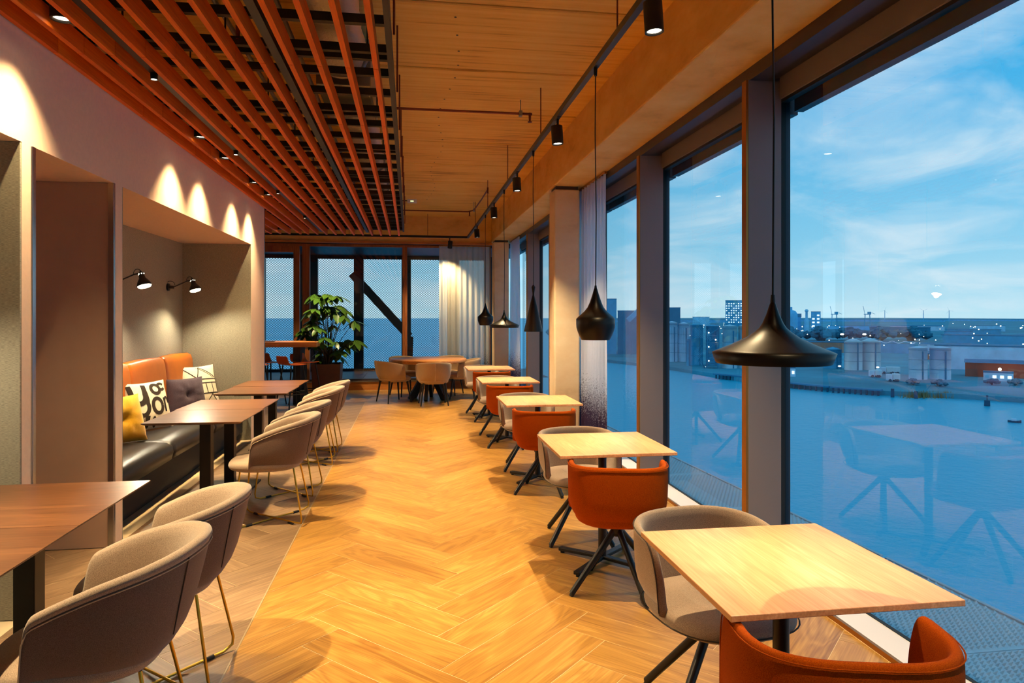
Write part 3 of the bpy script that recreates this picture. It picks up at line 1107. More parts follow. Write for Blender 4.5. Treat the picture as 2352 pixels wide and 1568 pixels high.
for k in range(44):
    u = rnd.random()
    zt = .70 + 1.28 * u
    rad = (.54 if zt > 1.0 else .36) * (1 - .45 * max(0, (zt - 1.35) / .75)) * math.sqrt(rnd.uniform(.25, 1))
    g = rnd.uniform(0, 2 * PI)
    tip = Vector((rad * math.cos(g) + .02, rad * math.sin(g), zt))
    base = Vector((rnd.uniform(-.06, .06), rnd.uniform(-.06, .06), .6))
    mid = base.lerp(tip, .5) + Vector((0, 0, .1))
    MB().tube([base, base.lerp(mid, .5) + Vector((0, 0, .06)), mid, tip], [.010, .008, .006, .004], 5).obj('stem', M['stem'], pl)
    nl = rnd.choice((6, 7, 7))
    for j in range(nl):
        a = 2 * PI * j / nl + rnd.uniform(-.2, .2)
        o = bpy.data.objects.new('leaf', lm)
        COL.objects.link(o)
        o.parent = pl
        o.location = tip
        o.rotation_euler = Euler((rnd.uniform(-.3, .3), rnd.uniform(.15, .75), a), 'XYZ')
        sc = rnd.uniform(.8, 1.2)
        o.scale = (sc, sc, sc)
        nleaf += 1

# ---------------------------------------------------------------- banquette and cushions
bq = thing('banquette', 'built-in banquette with tan orange leather back and black leather seat', 'bench', (0, 0, 0))
def back_panel(y0, y1):
    prof = [(-2.755, .45), (-2.755, 1.07), (-2.74, 1.092), (-2.69, 1.095), (-2.655, 1.075), (-2.635, 1.02), (-2.615, .80), (-2.60, .60), (-2.60, .45)]
    rings = []
    for f, ins in ((0, .02), (.012, .006), (.05, .0), (.5, -.012), (.95, 0), (.988, .006), (1, .02)):
        yy = y0 + (y1 - y0) * f
        rings.append([(x - (ins if x > -2.72 else 0), yy, z - (ins if z > 1 else 0)) for x, z in prof])
    return MB().loft(rings, True, True)
for y0, y1 in ((5.07, 6.02), (6.02, 6.98), (6.98, 7.935), (7.935, 8.88)):
    back_panel(y0 + .002, y1 - .002).obj('back_cushion', M['leather_or'], bq)
for y0, y1 in ((5.07, 6.35), (6.35, 7.62), (7.62, 8.88)):
    prof = [(-2.66, .30), (-2.66, .445), (-2.5, .452), (-2.2, .455), (-2.09, .445), (-2.045, .41), (-2.035, .36), (-2.05, .30)]
    rings = []
    for f, ins in ((0, .022), (.01, .008), (.04, 0), (.5, -.006), (.96, 0), (.99, .008), (1, .022)):
        yy = y0 + .002 + (y1 - y0 - .004) * f
        rings.append([(x - (ins if x > -2.1 else 0), yy, z - (ins if z > .42 else 0)) for x, z in prof])
    MB().loft(rings, True, True).obj('seat_cushion', M['leather_bk'], bq)
MB().b2(-2.75, -2.06, 5.07, 8.88, .10, .30).obj('front_board', M['matt_black'], bq)
MB().b2(-2.75, -2.14, 5.07, 8.88, 0, .10).obj('plinth', M['matt_black'], bq)

def pillow_fn(w, h, T, tuft):
    def f(u, v, side):
        x = u * w / 2 * (1 - .07 * (1 - v * v) * abs(u) ** 3)
        z = v * h / 2 * (1 - .07 * (1 - u * u) * abs(v) ** 3)
        t = T / 2 * (max(0, 1 - abs(u) ** 2.4) * max(0, 1 - abs(v) ** 2.4)) ** .55
        r2 = u * u + v * v
        if tuft:
            t *= 1 - .8 * math.exp(-r2 / .035)
            t *= 1 + .10 * math.sin(8 * math.atan2(v, u)) * math.exp(-(math.sqrt(r2) - .5) ** 2 / .06)
        return Vector((x, -side * t, z))
    return f
def pillow(nm, label, mat, w, h, T, loc, rz, lean, tuft=False, prints=None):
    o = thing(nm, label, 'cushion', loc, rz)
    f = pillow_fn(w, h, T, tuft)
    mb = MB()
    N = 18
    for side in (1, -1):
        vs = [f(-1 + 2 * i / N, -1 + 2 * j / N, side) for j in range(N + 1) for i in range(N + 1)]
        fs = []
        for j in range(N):
            for i in range(N):
                q = (j * (N + 1) + i, j * (N + 1) + i + 1, (j + 1) * (N + 1) + i + 1, (j + 1) * (N + 1) + i)
                fs.append(q if side > 0 else q[::-1])
        mb.add(vs, fs, True)
    R = Matrix.Rotation(lean, 3, 'X')
    off = Vector((0, 0, h / 2))
    mb.v = [tuple(R @ (Vector(p) + off)) for p in mb.v]
    cov = mb.obj('cover', mat, o)
    if tuft:
        MB().ball(R @ (f(0, 0, 1) + off), .014, 10, 6).obj('button', mat, o)
    for st, wd in (prints or []):
        pm_ = MB()
        n = len(st)
        vs = []
        for i, (u, v) in enumerate(st):
            a, b = st[max(0, i - 1)], st[min(n - 1, i + 1)]
            dx, dy = b[0] - a[0], b[1] - a[1]
            m_ = math.hypot(dx, dy) or 1
            ww = wd[i] if isinstance(wd, (list, tuple)) else wd
            for sg in (-1, 0, 1):
                uu = max(-.97, min(.97, u - dy / m_ * ww * sg))
                vv = max(-.97, min(.97, v + dx / m_ * ww * sg))
                p = f(uu, vv, 1) + Vector((0, -.0025, 0))
                vs.append(R @ (p + off))
        fs = []
        for i in range(n - 1):
            b = i * 3
            fs += [(b, b + 3, b + 4, b + 1), (b + 1, b + 4, b + 5, b + 2)]
        pm_.add(vs, fs, True).obj('printed_mark', M['ink'], cov)
    return o
def arc(cx, cy, rx, ry, a0, a1, n=14):
    return [(cx + rx * math.cos(math.radians(a0 + (a1 - a0) * i / n)), cy + ry * math.sin(math.radians(a0 + (a1 - a0) * i / n))) for i in range(n + 1)]
def ln(a, b, n=5):
    return [(a[0] + (b[0] - a[0]) * i / n, a[1] + (b[1] - a[1]) * i / n) for i in range(n + 1)]
yo = [(ln((-.80, .86), (-.78, .45)) + arc(-.52, .38, .26, .30, 180, 360) + ln((-.26, .42), (-.20, .86)), .10),
      (ln((-.22, .80), (-.20, .20)) + arc(-.46, -.05, .26, .34, 20, -120), .085),
      (arc(.30, .62, .20, .20, 0, 360, 20), .07), (arc(.62, .70, .16, .14, 30, 330, 14), .06),
      (arc(.22, -.08, .22, .30, 0, 360, 22), .075), (ln((.58, .22), (.60, -.35)) + arc(.72, -.02, .12, .25, 180, 0), .05),
      (ln((-.62, -.45), (-.50, -.92)), .11), (ln((-.30, -.42), (-.42, -.92)), .10), (arc(.05, -.72, .14, .2, 100, 260), .06), (ln((.45, -.5), (.50, -.9)), .05), (ln((.70, -.45), (.78, -.9)), .04)]
geo = [(ln((-.85, .92), (-.2, .34)), .022), (ln((-.2, .34), (.05, .92)), .022), (ln((.05, .92), (.85, .36)), .022), (ln((-.1, .92), (.72, .36)), .014),
       (ln((-.95, .30), (.92, .30), 12), .022), (ln((-.95, .12), (.92, .12), 12), .022), (ln((-.95, -.36), (.92, -.36), 12), .024),
       (ln((-.45, .12), (-.42, -.36)), .028), (ln((-.12, .12), (-.08, -.36)), .026), (ln((.2, .12), (.24, -.36)), .022), (ln((.55, .12), (.58, -.36)), .02),
       (ln((-.8, -.92), (-.3, -.4)), .024), (ln((-.3, -.4), (.05, -.92)), .024), (ln((.05, -.92), (.5, -.4)), .022), (ln((.5, -.4), (.85, -.92)), .02)]
LEAN = math.radians(-16)
pillow('cushion', 'mustard yellow button-tufted cushion on the banquette', M['yellow'], .46, .42, .17, (-2.40, 6.24, .452), math.radians(62), LEAN, True)
pillow('cushion', 'cream cushion with bold brown-black brush lettering', M['cream'], .50, .48, .15, (-2.43, 6.95, .452), math.radians(62), LEAN, False, yo)
pillow('cushion', 'plum grey button-tufted cushion against the orange leather back', M['plum'], .46, .42, .17, (-2.41, 7.98, .452), math.radians(50), LEAN, True)
pillow('cushion', 'cream cushion with thin black geometric lines', M['cream'], .52, .52, .13, (-2.42, 8.52, .452), math.radians(56), LEAN, False, geo)

# ---------------------------------------------------------------- wall lamps with jointed arms
def wall_lamp(label, loc, power):
    t = thing('wall_lamp', label, 'lamp', loc, 0, 'jointed black wall lamps')
    MB().cyl((0, 0, 0), (.018, 0, 0), .042, n=20).obj('wall_plate', M['black'], t)
    MB().cyl((.018, 0, 0), (.07, .01, 0), .018, n=14).obj('joint', M['black'], t)
    MB().tube([(.06, .01, 0), (.20, .05, .075)], .0065, 8).obj('arm', M['black'], t)
    MB().tube([(.03 + .05 * math.cos(a) + .0, .005, .02 + .05 * math.sin(a)) for a in [PI * i / 10 for i in range(11)]], .0035, 6).obj('cable_loop', M['matt_black'], t)
    MB().tube([(.225 + .035 * math.cos(a), .058, .08 + .045 * math.sin(a)) for a in [PI * i / 10 for i in range(11)]], .0035, 6).obj('cable_loop', M['matt_black'], t)
    R = Euler((math.radians(-10), math.radians(-18), 0)).to_matrix()
    o = Vector((.26, .065, .062))
    prof = [(.001, .03), (.022, .03), (.024, .0), (.028, -.025), (.048, -.055), (.062, -.085), (.066, -.105)]
    def put(mb):
        mb.v = [tuple(R @ Vector(p) + o) for p in mb.v]
        return mb
    h = put(MB().lathe(prof, 28)).obj('shade', M['black'], t)
    hs = h.modifiers.new('thick', 'SOLIDIFY')
    hs.thickness = .0015
    put(MB().cyl((0, 0, .03), (0, 0, .05), .012, .008, 12)).obj('cap', M['black'], h)
    for k in range(6):
        a = k * PI / 3
        put(MB().ball((.0235 * math.cos(a), .0235 * math.sin(a), .018), .005, 8, 5)).obj('vent_stud', M['lens'], h)
    put(MB().lathe([(.001, -.092), (.058, -.092), (.060, -.097), (.056, -.108), (.03, -.116), (.001, -.118)], 24)).obj('diffuser', M['bulb'], t)
    MB().tube([(.19, .047, .072), (.25, .06, .085)], .008, 8).obj('knuckle', M['black'], t)
    lp = lamp_spot('lamp_light', o + R @ Vector((0, 0, -.125)), power, (1, .86, .60), 150, .5, .03, t)
    lp.rotation_euler = R.to_euler()
    return t
wall_lamp('black jointed wall lamp above the lettered cushion', (-2.764, 6.82, 1.86), P_WALL)
wall_lamp('black jointed wall lamp above the geometric cushion, near the niche corner', (-2.764, 8.36, 1.875), P_WALL)
wall_lamp('black jointed wall lamp in the niche before the passage', (-2.764, 3.12, 1.87), P_WALL)

# ================================================================ SLATTED CEILING RAFT
raft = thing('slat_raft', 'suspended ceiling raft of orange timber slats on black battens', 'ceiling raft', (0, 0, 0))
cuts = [.44 + 1.22 * k for k in range(-2, 11)]
def slat_run(x, y0, y1, w=.030):
    ys = [y0] + [c for c in cuts if y0 + .2 < c < y1 - .2] + [y1]
    for a, b in zip(ys[:-1], ys[1:]):
        key = ('slat', round(b - a, 3), w)
        if key not in full_mesh:
            full_mesh[key] = MB().box((0, 0, 0), (w, b - a - .006, .10)).mesh('slat', M['slat'])
        o = bpy.data.objects.new('slat', full_mesh[key])
        COL.objects.link(o)
        o.parent = raft
        o.location = (x, (a + b) / 2, 3.05)
for k in range(11):
    slat_run(-.2 - .1606 * k, -2.0, 12.66)
slat_run(-1.938, -2.0, 12.66)
for k in range(12, 24):
    slat_run(-.2 - .1606 * k, 9.72, 12.66)
y = -1.9
i = 0
while y < 12.6:
    x0 = -1.95 if y < 9.72 else -4.0
    for d in ((0,) if i % 3 else (0, .115)):
        MB().b2(x0, -.135, y + d, y + d + .038, 3.102, 3.15).obj('batten', M['matt_black'], raft)
    if i % 3 == 0:
        for x in (-.25, -1.05, -1.6):
            MB().cyl((x, y + .02, 3.15), (x, y + .02, 3.6), .006, n=6).obj('hanger_rod', M['matt_black'], raft)
    y += .40
    i += 1
MB().b2(-.135, -.105, -2.0, 12.66, 3.075, 3.19).obj('edge_profile', M['matt_black'], raft)
y = .9
while y < 12.5:
    MB().cyl((-.09, y, 3.13), (-.09, y, 3.6), .007, n=6).obj('hanger_rod', M['copper'], raft)
    y += 1.0

# lighting rails between the slats
for x, l in ((-1.565, 'black lighting rail set between the slats near the pale wall'), (-.762, 'black lighting rail set between the slats near the raft middle')):
    o = MB().b2(x - .024, x + .024, -2.0, 12.6, 3.045, 3.10).obj('lighting_rail', M['black'])
    tag(o, l, 'rail')
    for y_, nm_ in ([(2.55, 'fifth'), (4.5, 'fourth'), (6.5, 'third'), (8.5, 'second'), (10.6, 'first')] if x < -1 else []):
        t = thing('rail_spot', 'tiny black spot on the slat rail, %s from the glazed end wall' % nm_, 'spotlight', (x, y_, 3.005), 0, 'tiny spots on the slat rail')
        MB().lathe([(.020, 0), (.022, .04), (.001, .04)], 16).obj('housing', M['matt_black'], t)
        MB().cyl((0, 0, .004), (0, 0, .008), .017, n=16).obj('lens', M['lens'], t)
        lamp_spot('rail_beam', (0, 0, -.004), P_RAIL, WARM, 66, .7, .02, t).rotation_euler = (0, math.radians(-17), 0)

def downlight(loc, label, power, spot=True):
    t = thing('downlight', label, 'downlight', loc, 0, 'black cylinder downlights in the slat raft')
    MB().lathe([(.052, 0), (.052, .16), (.001, .16)], 24).obj('housing', M['matt_black'], t)
    MB().lathe([(.052, 0), (.041, 0), (.039, .012)], 24).obj('bezel', M['matt_black'], t)
    MB().cyl((0, 0, .012), (0, 0, .016), .039, n=24).obj('lens', M['lens'], t)
    if spot:
        l = lamp_spot('downlight_beam', (0, 0, -.004), power, WARM, 92, 1.0, .022, t)
    return t
dl = [(-1.7255, 3.714), (-1.7255, 6.009), (-1.7255, 6.775), (-1.7255, 7.976), (-1.7255, 8.758)]
dn = ['above the passage end of the niches', 'above the banquette, fourth from the pale wall end', 'above the banquette, third from the pale wall end', 'above the banquette, second from the pale wall end', 'above the banquette, first from the pale wall end']
for (x, y), n in zip(dl, dn):
    downlight((x, y, 3.03), 'black cylinder downlight with lit lens, ' + n, P_DOWN)
downlight((-2.2075, 12.245, 3.03), 'black cylinder downlight with lit lens over the bar stools', P_DOWN)

pd = downlight((-1.244, 12.2, 3.03), 'black cylinder downlight with lit lens turned to the umbrella plant', P_DOWN * 1.2, False)
lamp_spot('downlight_beam', (0, 0, -.004), P_DOWN * 1.2, WARM, 60, .6, .02, pd, (-.26, .80, -1.5))
# ducts and services above the raft
def duct(label, y0, y1, x=-.47, z=3.385, r=.165):
    N, Kk = 20, max(4, int((y1 - y0) / .09))
    rr = random.Random(int(y0 * 10))
    rings = []
    for j in range(Kk + 1):
        yy = y0 + (y1 - y0) * j / Kk
        rings.append([(x + (r + rr.uniform(-.012, .012)) * math.cos(2 * PI * i / N), yy, z + (r + rr.uniform(-.012, .012)) * math.sin(2 * PI * i / N)) for i in range(N)])
    t = thing('foil_duct', label, 'duct', (0, 0, 0), 0, 'foil wrapped ducts above the slats')
    MB().loft(rings, True, True).obj('wrap', M['foil'], t)
    for yy in (y0 + .02, y1 - .02):
        MB().tube([(x + (r + .012) * math.cos(2 * PI * i / N), yy, z + (r + .012) * math.sin(2 * PI * i / N)) for i in range(N)], .012, 6, True).obj('clamp_band', M['galv'], t)
duct('crumpled foil duct above the slats, longest piece over the walkway', 2.4, 4.9)
duct('crumpled foil duct above the slats, second piece toward the glazed end wall', 5.98, 8.2)
duct('crumpled foil duct above the slats, third piece toward the glazed end wall', 8.6, 9.4)
duct('crumpled foil duct above the slats, piece nearest the glazed end wall', 9.8, 12.0)
au = thing('air_unit', 'plain sheet metal air box between the foil ducts', 'air unit', (-.47, 5.44, 3.36))
MB().box((0, 0, 0), (.38, .9, .34)).obj('box_body', M['galv'], au, bevel=.006)
MB().box((0, 0, -.176), (.35, .8, .012)).obj('access_plate', M['galv'], au)
for x, y0, y1, l in ((-1.2, 1.0, 11.5, 'thin steel conduit above the slats near the middle'), (-.82, 2.0, 12.0, 'thin steel conduit above the slats by the foil ducts')):
    tag(MB().cyl((x, y0, 3.5), (x, y1, 3.5), .016, n=8).obj('conduit', M['galv']), l, 'conduit')

# sprinkler pipes
def sprinkler(label, pts, heads):
    t = thing('sprinkler_pipe', label, 'pipe', (0, 0, 0), 0, 'red-brown sprinkler pipes')
    MB().tube(pts, .012, 8).obj('pipe', M['copper'], t)
    for h in heads:
        e = MB().cyl((h[0], h[1], h[2] + .02), (h[0], h[1], h[2] - .06), .014, .010, 8).obj('sprinkler_head', M['copper'], t)
        MB().cyl((h[0], h[1], h[2] - .062), (h[0], h[1], h[2] - .068), .022, n=10).obj('deflector', M['copper'], e)
    p = pts[len(pts) // 2]
    MB().cyl((p[0], p[1], p[2]), (p[0], p[1], 3.6), .005, n=6).obj('hanger_rod', M['galv'], t)
    MB().box((p[0], p[1], p[2]), (.03, .05, .05)).obj('pipe_clip', M['galv'], t)
sprinkler('red-brown sprinkler pipe crossing the board-marked ceiling beside the raft middle', [(-.27, 6.42, 3.47), (1.04, 6.42, 3.47), (1.15, 6.42, 3.47)], [(1.13, 6.42, 3.46)])
sprinkler('red-brown sprinkler pipe with an elbow near the end wall beam', [(-1.4, 12.5, 3.45), (1.05, 12.5, 3.45), (1.14, 12.3, 3.45), (1.16, 11.0, 3.45), (1.16, 10.25, 3.45)], [(1.08, 12.52, 3.44), (1.16, 10.25, 3.46)])
sprinkler('short sprinkler drop hanging between the slats', [(-.98, 3.9, 3.52), (-.98, 4.1, 3.52), (-.98, 4.15, 3.52)], [(-.98, 4.12, 3.20)])
MB().cyl((-.98, 4.12, 3.2), (-.98, 4.12, 3.52), .009, n=8).obj('drop_pipe', M['galv'], bpy.data.objects['sprinkler_pipe.002'])
ex = thing('exit_sign', 'small pale emergency light box fixed at the raft edge', 'sign', (.03, 11.0, 3.37))
MB().box((.0, 0, 0), (.15, .05, .06)).obj('casing', M['white'], ex, bevel=.004)
MB().box((.0, -.026, -.004), (.05, .004, .018)).obj('lit_face', M['sign_green'], ex)
MB().cyl((-.25, 0, .005), (-.07, 0, .005), .008, n=8).obj('bracket', M['black'], ex)

# ================================================================ LIGHT TRACK WITH SPOTS
TX, TZ = 1.165, 3.145
trk = thing('light_track', 'black suspended light track running along the windows and turning at the end wall', 'light track', (0, 0, 0))
MB().b2(TX - .02, TX + .02, -2.0, 13.9, TZ - .024, TZ + .018).obj('rail', M['black'], trk, bevel=.003)
MB().b2(-3.6, TX + .02, 13.88, 13.92, TZ - .024, TZ + .018).obj('rail', M['black'], trk, bevel=.003)
for y in (1.2, 3.75, 6.05, 8.15, 10.3, 12.3):
    MB().cyl((TX, y, TZ), (TX, y, 3.6), .005, n=6).obj('hanger_rod', M['copper'], trk)
for x in (.35, -1.2):
    MB().cyl((x, 13.9, TZ), (x, 13.9, 3.6), .004, n=6).obj('hanger_rod', M['copper'], trk)

def spot(x, y, label, power, tilt=(0, 0), lit=True):
    t = thing('track_spot', label, 'spotlight', (x, y, 2.915), 0, 'black cylinder track spots')
    h = MB().lathe([(.046, 0), (.046, .145), (.001, .145)], 26).obj('housing', M['matt_black'], t, rot=(tilt[0], tilt[1], 0))
    MB().lathe([(.046, 0), (.038, 0), (.036, .010)], 26).obj('bezel', M['matt_black'], h)
    MB().cyl((0, 0, .010), (0, 0, .014), .036, n=26).obj('lens', M['lens'], h)
    MB().cyl((0, 0, .14), (0, 0, .205), .010, n=10).obj('stem', M['matt_black'], t)
    MB().box((0, 0, .212), (.034, .12, .022)).obj('adapter', M['matt_black'], t, bevel=.003)
    if lit:
        lamp_spot('spot_beam', (0, 0, -.004), power, WARM, 86, .8, .014, h)
    return t
SY = [.95, 3.155, 5.335, 7.417, 9.502, 11.952]
sn_ = ['sixth', 'fifth', 'fourth', 'third', 'second', 'first']
for y, n in zip(SY, sn_):
    spot(TX, y, 'black cylinder track spot, %s along the window run counted from the track corner' % n, P_TRACK * (.45 if y < 2 else 1), (math.radians(-2), math.radians(-3)))
spot(.796, 13.9, 'black cylinder track spot tilted on the short track run before the sheer curtain', P_TRACK * .8, (math.radians(22), math.radians(4)))

# ================================================================ PENDANTS
def pendant(label, prof, y, z=1.395, power=P_PEND, rimlow=.02):
    t = thing('pendant_lamp', label, 'pendant', (TX, y, z), 0, 'black spun pendants over the window tables')
    s = MB().lathe(prof, 56).obj('shade', M['pend'], t)
    inner = [(max(.002, r - .003), zz + (0 if i == 0 else -.002)) for i, (r, zz) in enumerate(prof)]
    MB().lathe(list(reversed(inner)), 56).obj('lining', M['goldin'], t)
    top = prof[-1][1]
    MB().cyl((0, 0, top - .005), (0, 0, top + .02), max(.008, prof[-1][0]), .006, 14).obj('cap', M['matt_black'], t)
    MB().tube([(0, 0, top), (.004, 0, (TZ - z) * .45), (-.003, 0, (TZ - z) * .75), (0, 0, TZ - z - .05)], .0034, 6).obj('cable', M['matt_black'], t)
    MB().cyl((0, 0, TZ - z - .075), (0, 0, TZ - z - .02), .010, .013, 10).obj('track_plug', M['matt_black'], t)
    MB().ball((0, 0, max(.045, top * .22)), .026, 14, 8).obj('bulb', M['bulb'], t)
    lamp_spot('pendant_light', (0, 0, .012), power, (1, .74, .42), 104, 1.0, .028, t)
M['pend'] = plain('satin_black_spun_metal', srgb(26, 23, 22), .36, .6)
WIDE = [(.178, 0), (.1905, .034), (.169, .043), (.129, .060), (.084, .082), (.057, .101), (.0424, .114), (.0334, .128), (.0208, .157), (.0099, .191), (.0054, .202)]
FAT = [(.090, 0), (.104, .028), (.114, .053), (.1215, .078), (.123, .100), (.123, .132), (.110, .146), (.0915, .162), (.070, .182), (.052, .205), (.038, .235), (.029, .262), (.018, .297), (.010, .325)]
TALL = [(.090, 0), (.074, .08), (.052, .18), (.036, .25), (.020, .31), (.010, .345), (.009, .36), (.014, .395), (.020, .427)]
TALL[0] = (.092, 0)
pendant('wide flared black pendant over the fifth window table counted from the round table', WIDE, 2.068)
pendant('fat onion shaped black pendant over the fourth window table counted from the round table', FAT, 4.21)
pendant('tall hourglass black pendant', TALL, 6.425)
pendant('wide flared black pendant over the second window table counted from the round table', WIDE, 8.472)
pendant('fat onion shaped black pendant over the first window table counted from the round table', FAT, 10.62)

# ================================================================ CURTAINS
def curtain(label, p0, p1, z0, z1, folds, amp, mat, gather=1.0, seedv=1, narrow=None):
    t = thing('curtain', label, 'curtain', (0, 0, 0))
    p0, p1 = Vector((*p0, 0)), Vector((*p1, 0))
    d = (p1 - p0)
    nrm = Vector((-d.y, d.x, 0)).normalized()
    N = folds * 10
    rows = 14
    rr = random.Random(seedv)
    ph = [rr.uniform(-.5, .5) for _ in range(folds + 1)]
    vs, fs = [], []
    for j in range(rows + 1):
        v = j / rows
        z = z0 + (z1 - z0) * v
        for i in range(N + 1):
            u = i / N
            k = int(u * folds)
            a = amp * (.55 + .45 * (1 - v) + .25 * math.sin(9 * u + 3 * v))
            s_ = u
            if narrow:
                s_ = u * (narrow[0] + (1 - narrow[0]) * (1 - v)) if narrow[1] == 'l' else 1 - (1 - u) * (narrow[0] + (1 - narrow[0]) * (1 - v))
            p = p0 + d * s_ + nrm * (a * math.sin(2 * PI * folds * u + ph[min(k, folds)] * (1 - v)))
            vs.append((p.x, p.y, z))
    for j in range(rows):
        for i in range(N):
            fs.append((j * (N + 1) + i, j * (N + 1) + i + 1, (j + 1) * (N + 1) + i + 1, (j + 1) * (N + 1) + i))
    MB().add(vs, fs, True).obj('cloth', mat, t)
    MB().bar(p0 + Vector((0, 0, z1 + .012)), p1 + Vector((0, 0, z1 + .012)), .03, .022).obj('curtain_rail', M['bronze'], t)
    return t
curtain('pale voile curtain dyed plum at the hem, drawn behind the near concrete column', (2.07, 7.07), (2.07, 8.5), .025, 3.065, 11, .035, M['curtain'], seedv=2)
curtain('pale voile curtain dyed plum at the hem, in the corner by the far column', (2.08, 12.95), (2.08, 14.2), .025, 3.065, 9, .035, M['curtain'], seedv=4)
curtain('sheer beige curtain with speckled brown hem across the glazed end wall', (.60, 14.36), (1.66, 14.36), .02, 2.995, 9, .035, M['curtain_far'], seedv=6)

# ================================================================ HARBOUR OUTSIDE
GZ = -22.5
def water_mat():
    m, t, b = newmat('river_water')
    c = nd(t, 'ShaderNodeTexCoord')
    mp = nd(t, 'ShaderNodeMapping')
    mp.inputs['Scale'].default_value = (.5, .5, .5)
    lk(t, c.outputs['Object'], mp.inputs['Vector'])
    n = nd(t, 'ShaderNodeTexNoise')
    n.inputs['Scale'].default_value = 1.3
    n.inputs['Detail'].default_value = 6
    n.inputs['Roughness'].default_value = .6
    lk(t, mp.outputs[0], n.inputs['Vector'])
    bp = nd(t, 'ShaderNodeBump')
    bp.inputs['Strength'].default_value = .5
    bp.inputs['Distance'].default_value = .8
    lk(t, n.outputs['Fac'], bp.inputs['Height'])
    lk(t, bp.outputs[0], b.inputs['Normal'])
    b.inputs['Base Color'].default_value = srgb(1, 182, 210)
    b.inputs['Roughness'].default_value = .3
    b.inputs['Specular IOR Level'].default_value = .18
    return m
wtr = MB().b2(-3000, 4500, -1500, 6000, -26, -24).obj('river', water_mat())
tag(wtr, 'wide blue river outside the windows', 'water', kind='structure')
M['land'] = plain('wet_quay_ground', srgb(52, 144, 164), .9, noise=.3, nscale=.03)
bank = [(200, 1000), (110, 480), (97, 400), (106, 359), (120, 309), (126, 247), (133, 224), (150, 198), (166, 187), (177, 175), (197, 150), (240, 110), (420, 0), (4400, -600), (4400, 5900), (1300, 5900)]
ql = MB().prism(bank, -24.6, GZ).obj('quay_land', M['land'])
tag(ql, 'low quay and harbour land across the river', 'land', kind='structure')

def em(name, col, rough=.7, metal=0.0, noise=.12, ns=.2):
    M[name] = plain(name, col, rough, metal, noise=noise, nscale=ns)
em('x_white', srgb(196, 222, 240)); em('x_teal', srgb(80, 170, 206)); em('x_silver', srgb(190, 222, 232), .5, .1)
em('x_blue', srgb(60, 172, 208)); em('x_dark', srgb(40, 128, 162)); em('x_deep', srgb(20, 80, 108)); em('x_rust', srgb(132, 70, 56)); em('x_far', srgb(110, 196, 236)); em('x_far2', srgb(150, 216, 242))  # far tones: distance haze put into the pale wall colour
em('x_tree', srgb(34, 120, 146)); em('x_reed', srgb(150, 124, 76)); em('x_orange', srgb(196, 130, 104))
M['x_light'] = plain('harbour_lamp_glow', (1, .95, .85, 1), .5, emit=(1, .93, .78, 1), estr=5.0)
M['x_win'] = plain('lit_far_window', (1, 1, 1, 1), .5, emit=(.75, .92, 1, 1), estr=1.1)
M['x_sod'] = plain('sodium_lamp_glow', (1, .7, .4, 1), .5, emit=(1, .62, .25, 1), estr=16.0)

def silo(label, x, y, d, top, mat, cone=.12, group='storage tanks across the river', bands=3, ribs=0):
    t = thing('storage_tank', label, 'tank', (x, y, GZ), 0, group)
    h = top - GZ
    r = d / 2
    MB().lathe([(r, 0), (r, h * (1 - cone)), (r * 1.02, h * (1 - cone)), (r * .5, h * (1 - cone * .4)), (.05, h)], 32).obj('shell', mat, t)
    for k in range(bands):
        z = h * (1 - cone) * (k + 1) / (bands + .2)
        MB().tube([(r * 1.012 * math.cos(2 * PI * i / 28), r * 1.012 * math.sin(2 * PI * i / 28), z) for i in range(28)], .09, 5, True).obj('hoop', M['x_dark'], t)
    for k in range(ribs):
        a = 2 * PI * k / ribs
        MB().box((r * 1.01 * math.cos(a), r * 1.01 * math.sin(a), h * .43), (.16, .16, h * .85), a).obj('rib', mat, t)
    g = math.atan2(-y, -x) + .5
    MB().box((r * 1.03 * math.cos(g), r * 1.03 * math.sin(g), h * .43), (.35, .5, h * .85), g).obj('ladder', M['x_dark'], t)
    MB().tube([(r * .96 * math.cos(2 * PI * i / 24), r * .96 * math.sin(2 * PI * i / 24), h * (1 - cone) + 1.0) for i in range(24)], .05, 4, True).obj('top_rail', M['x_dark'], t)
    return t
silo('pale ribbed silo, the one beside the inner window post, end of its bank', 134.9, 339.6, 5.6, -1.4, M['x_white'], .04, bands=4, ribs=14)
silo('pale ribbed silo standing against the end silo of its bank', 141.0, 338.6, 5.6, -2.0, M['x_white'], .04, bands=4, ribs=14)
silo('blue silo beside the lattice loading tower', 137.3, 314, 6.0, -2.25, M['x_blue'], .04, bands=4)
silo('teal silo behind the lattice loading tower', 145, 312.8, 6.3, -2.9, M['x_teal'], .04)
silo('grey silo beyond the lattice loading tower', 144.4, 293.7, 6.4, -2.6, M['x_silver'], .04)
silo('grey silo behind the wide pendant', 151.4, 292.7, 6.0, -2.6, M['x_silver'], .04)
silo('slim blue vessel beside the blue silo', 131.1, 309, 1.9, -8.4, M['x_blue'], .1, bands=2)
silo('squat teal tank before the two silver tanks', 190.4, 286, 7.3, -12.8, M['x_teal'])
silo('silver cone-roofed tank beside the squat teal tank', 194.0, 276.6, 7.4, -8.5, M['x_silver'])
silo('silver cone-roofed tank, second of the pair, beside the wavy roof shed', 202.8, 277.2, 8.1, -8.5, M['x_silver'])
silo('pale tall tank on the shore, first of two by the warehouse', 190.1, 232.8, 6.2, -10.1, M['x_white'], .05)
silo('pale tall tank on the shore, touching the warehouse end', 198.4, 231.6, 7.0, -10.1, M['x_white'], .05)

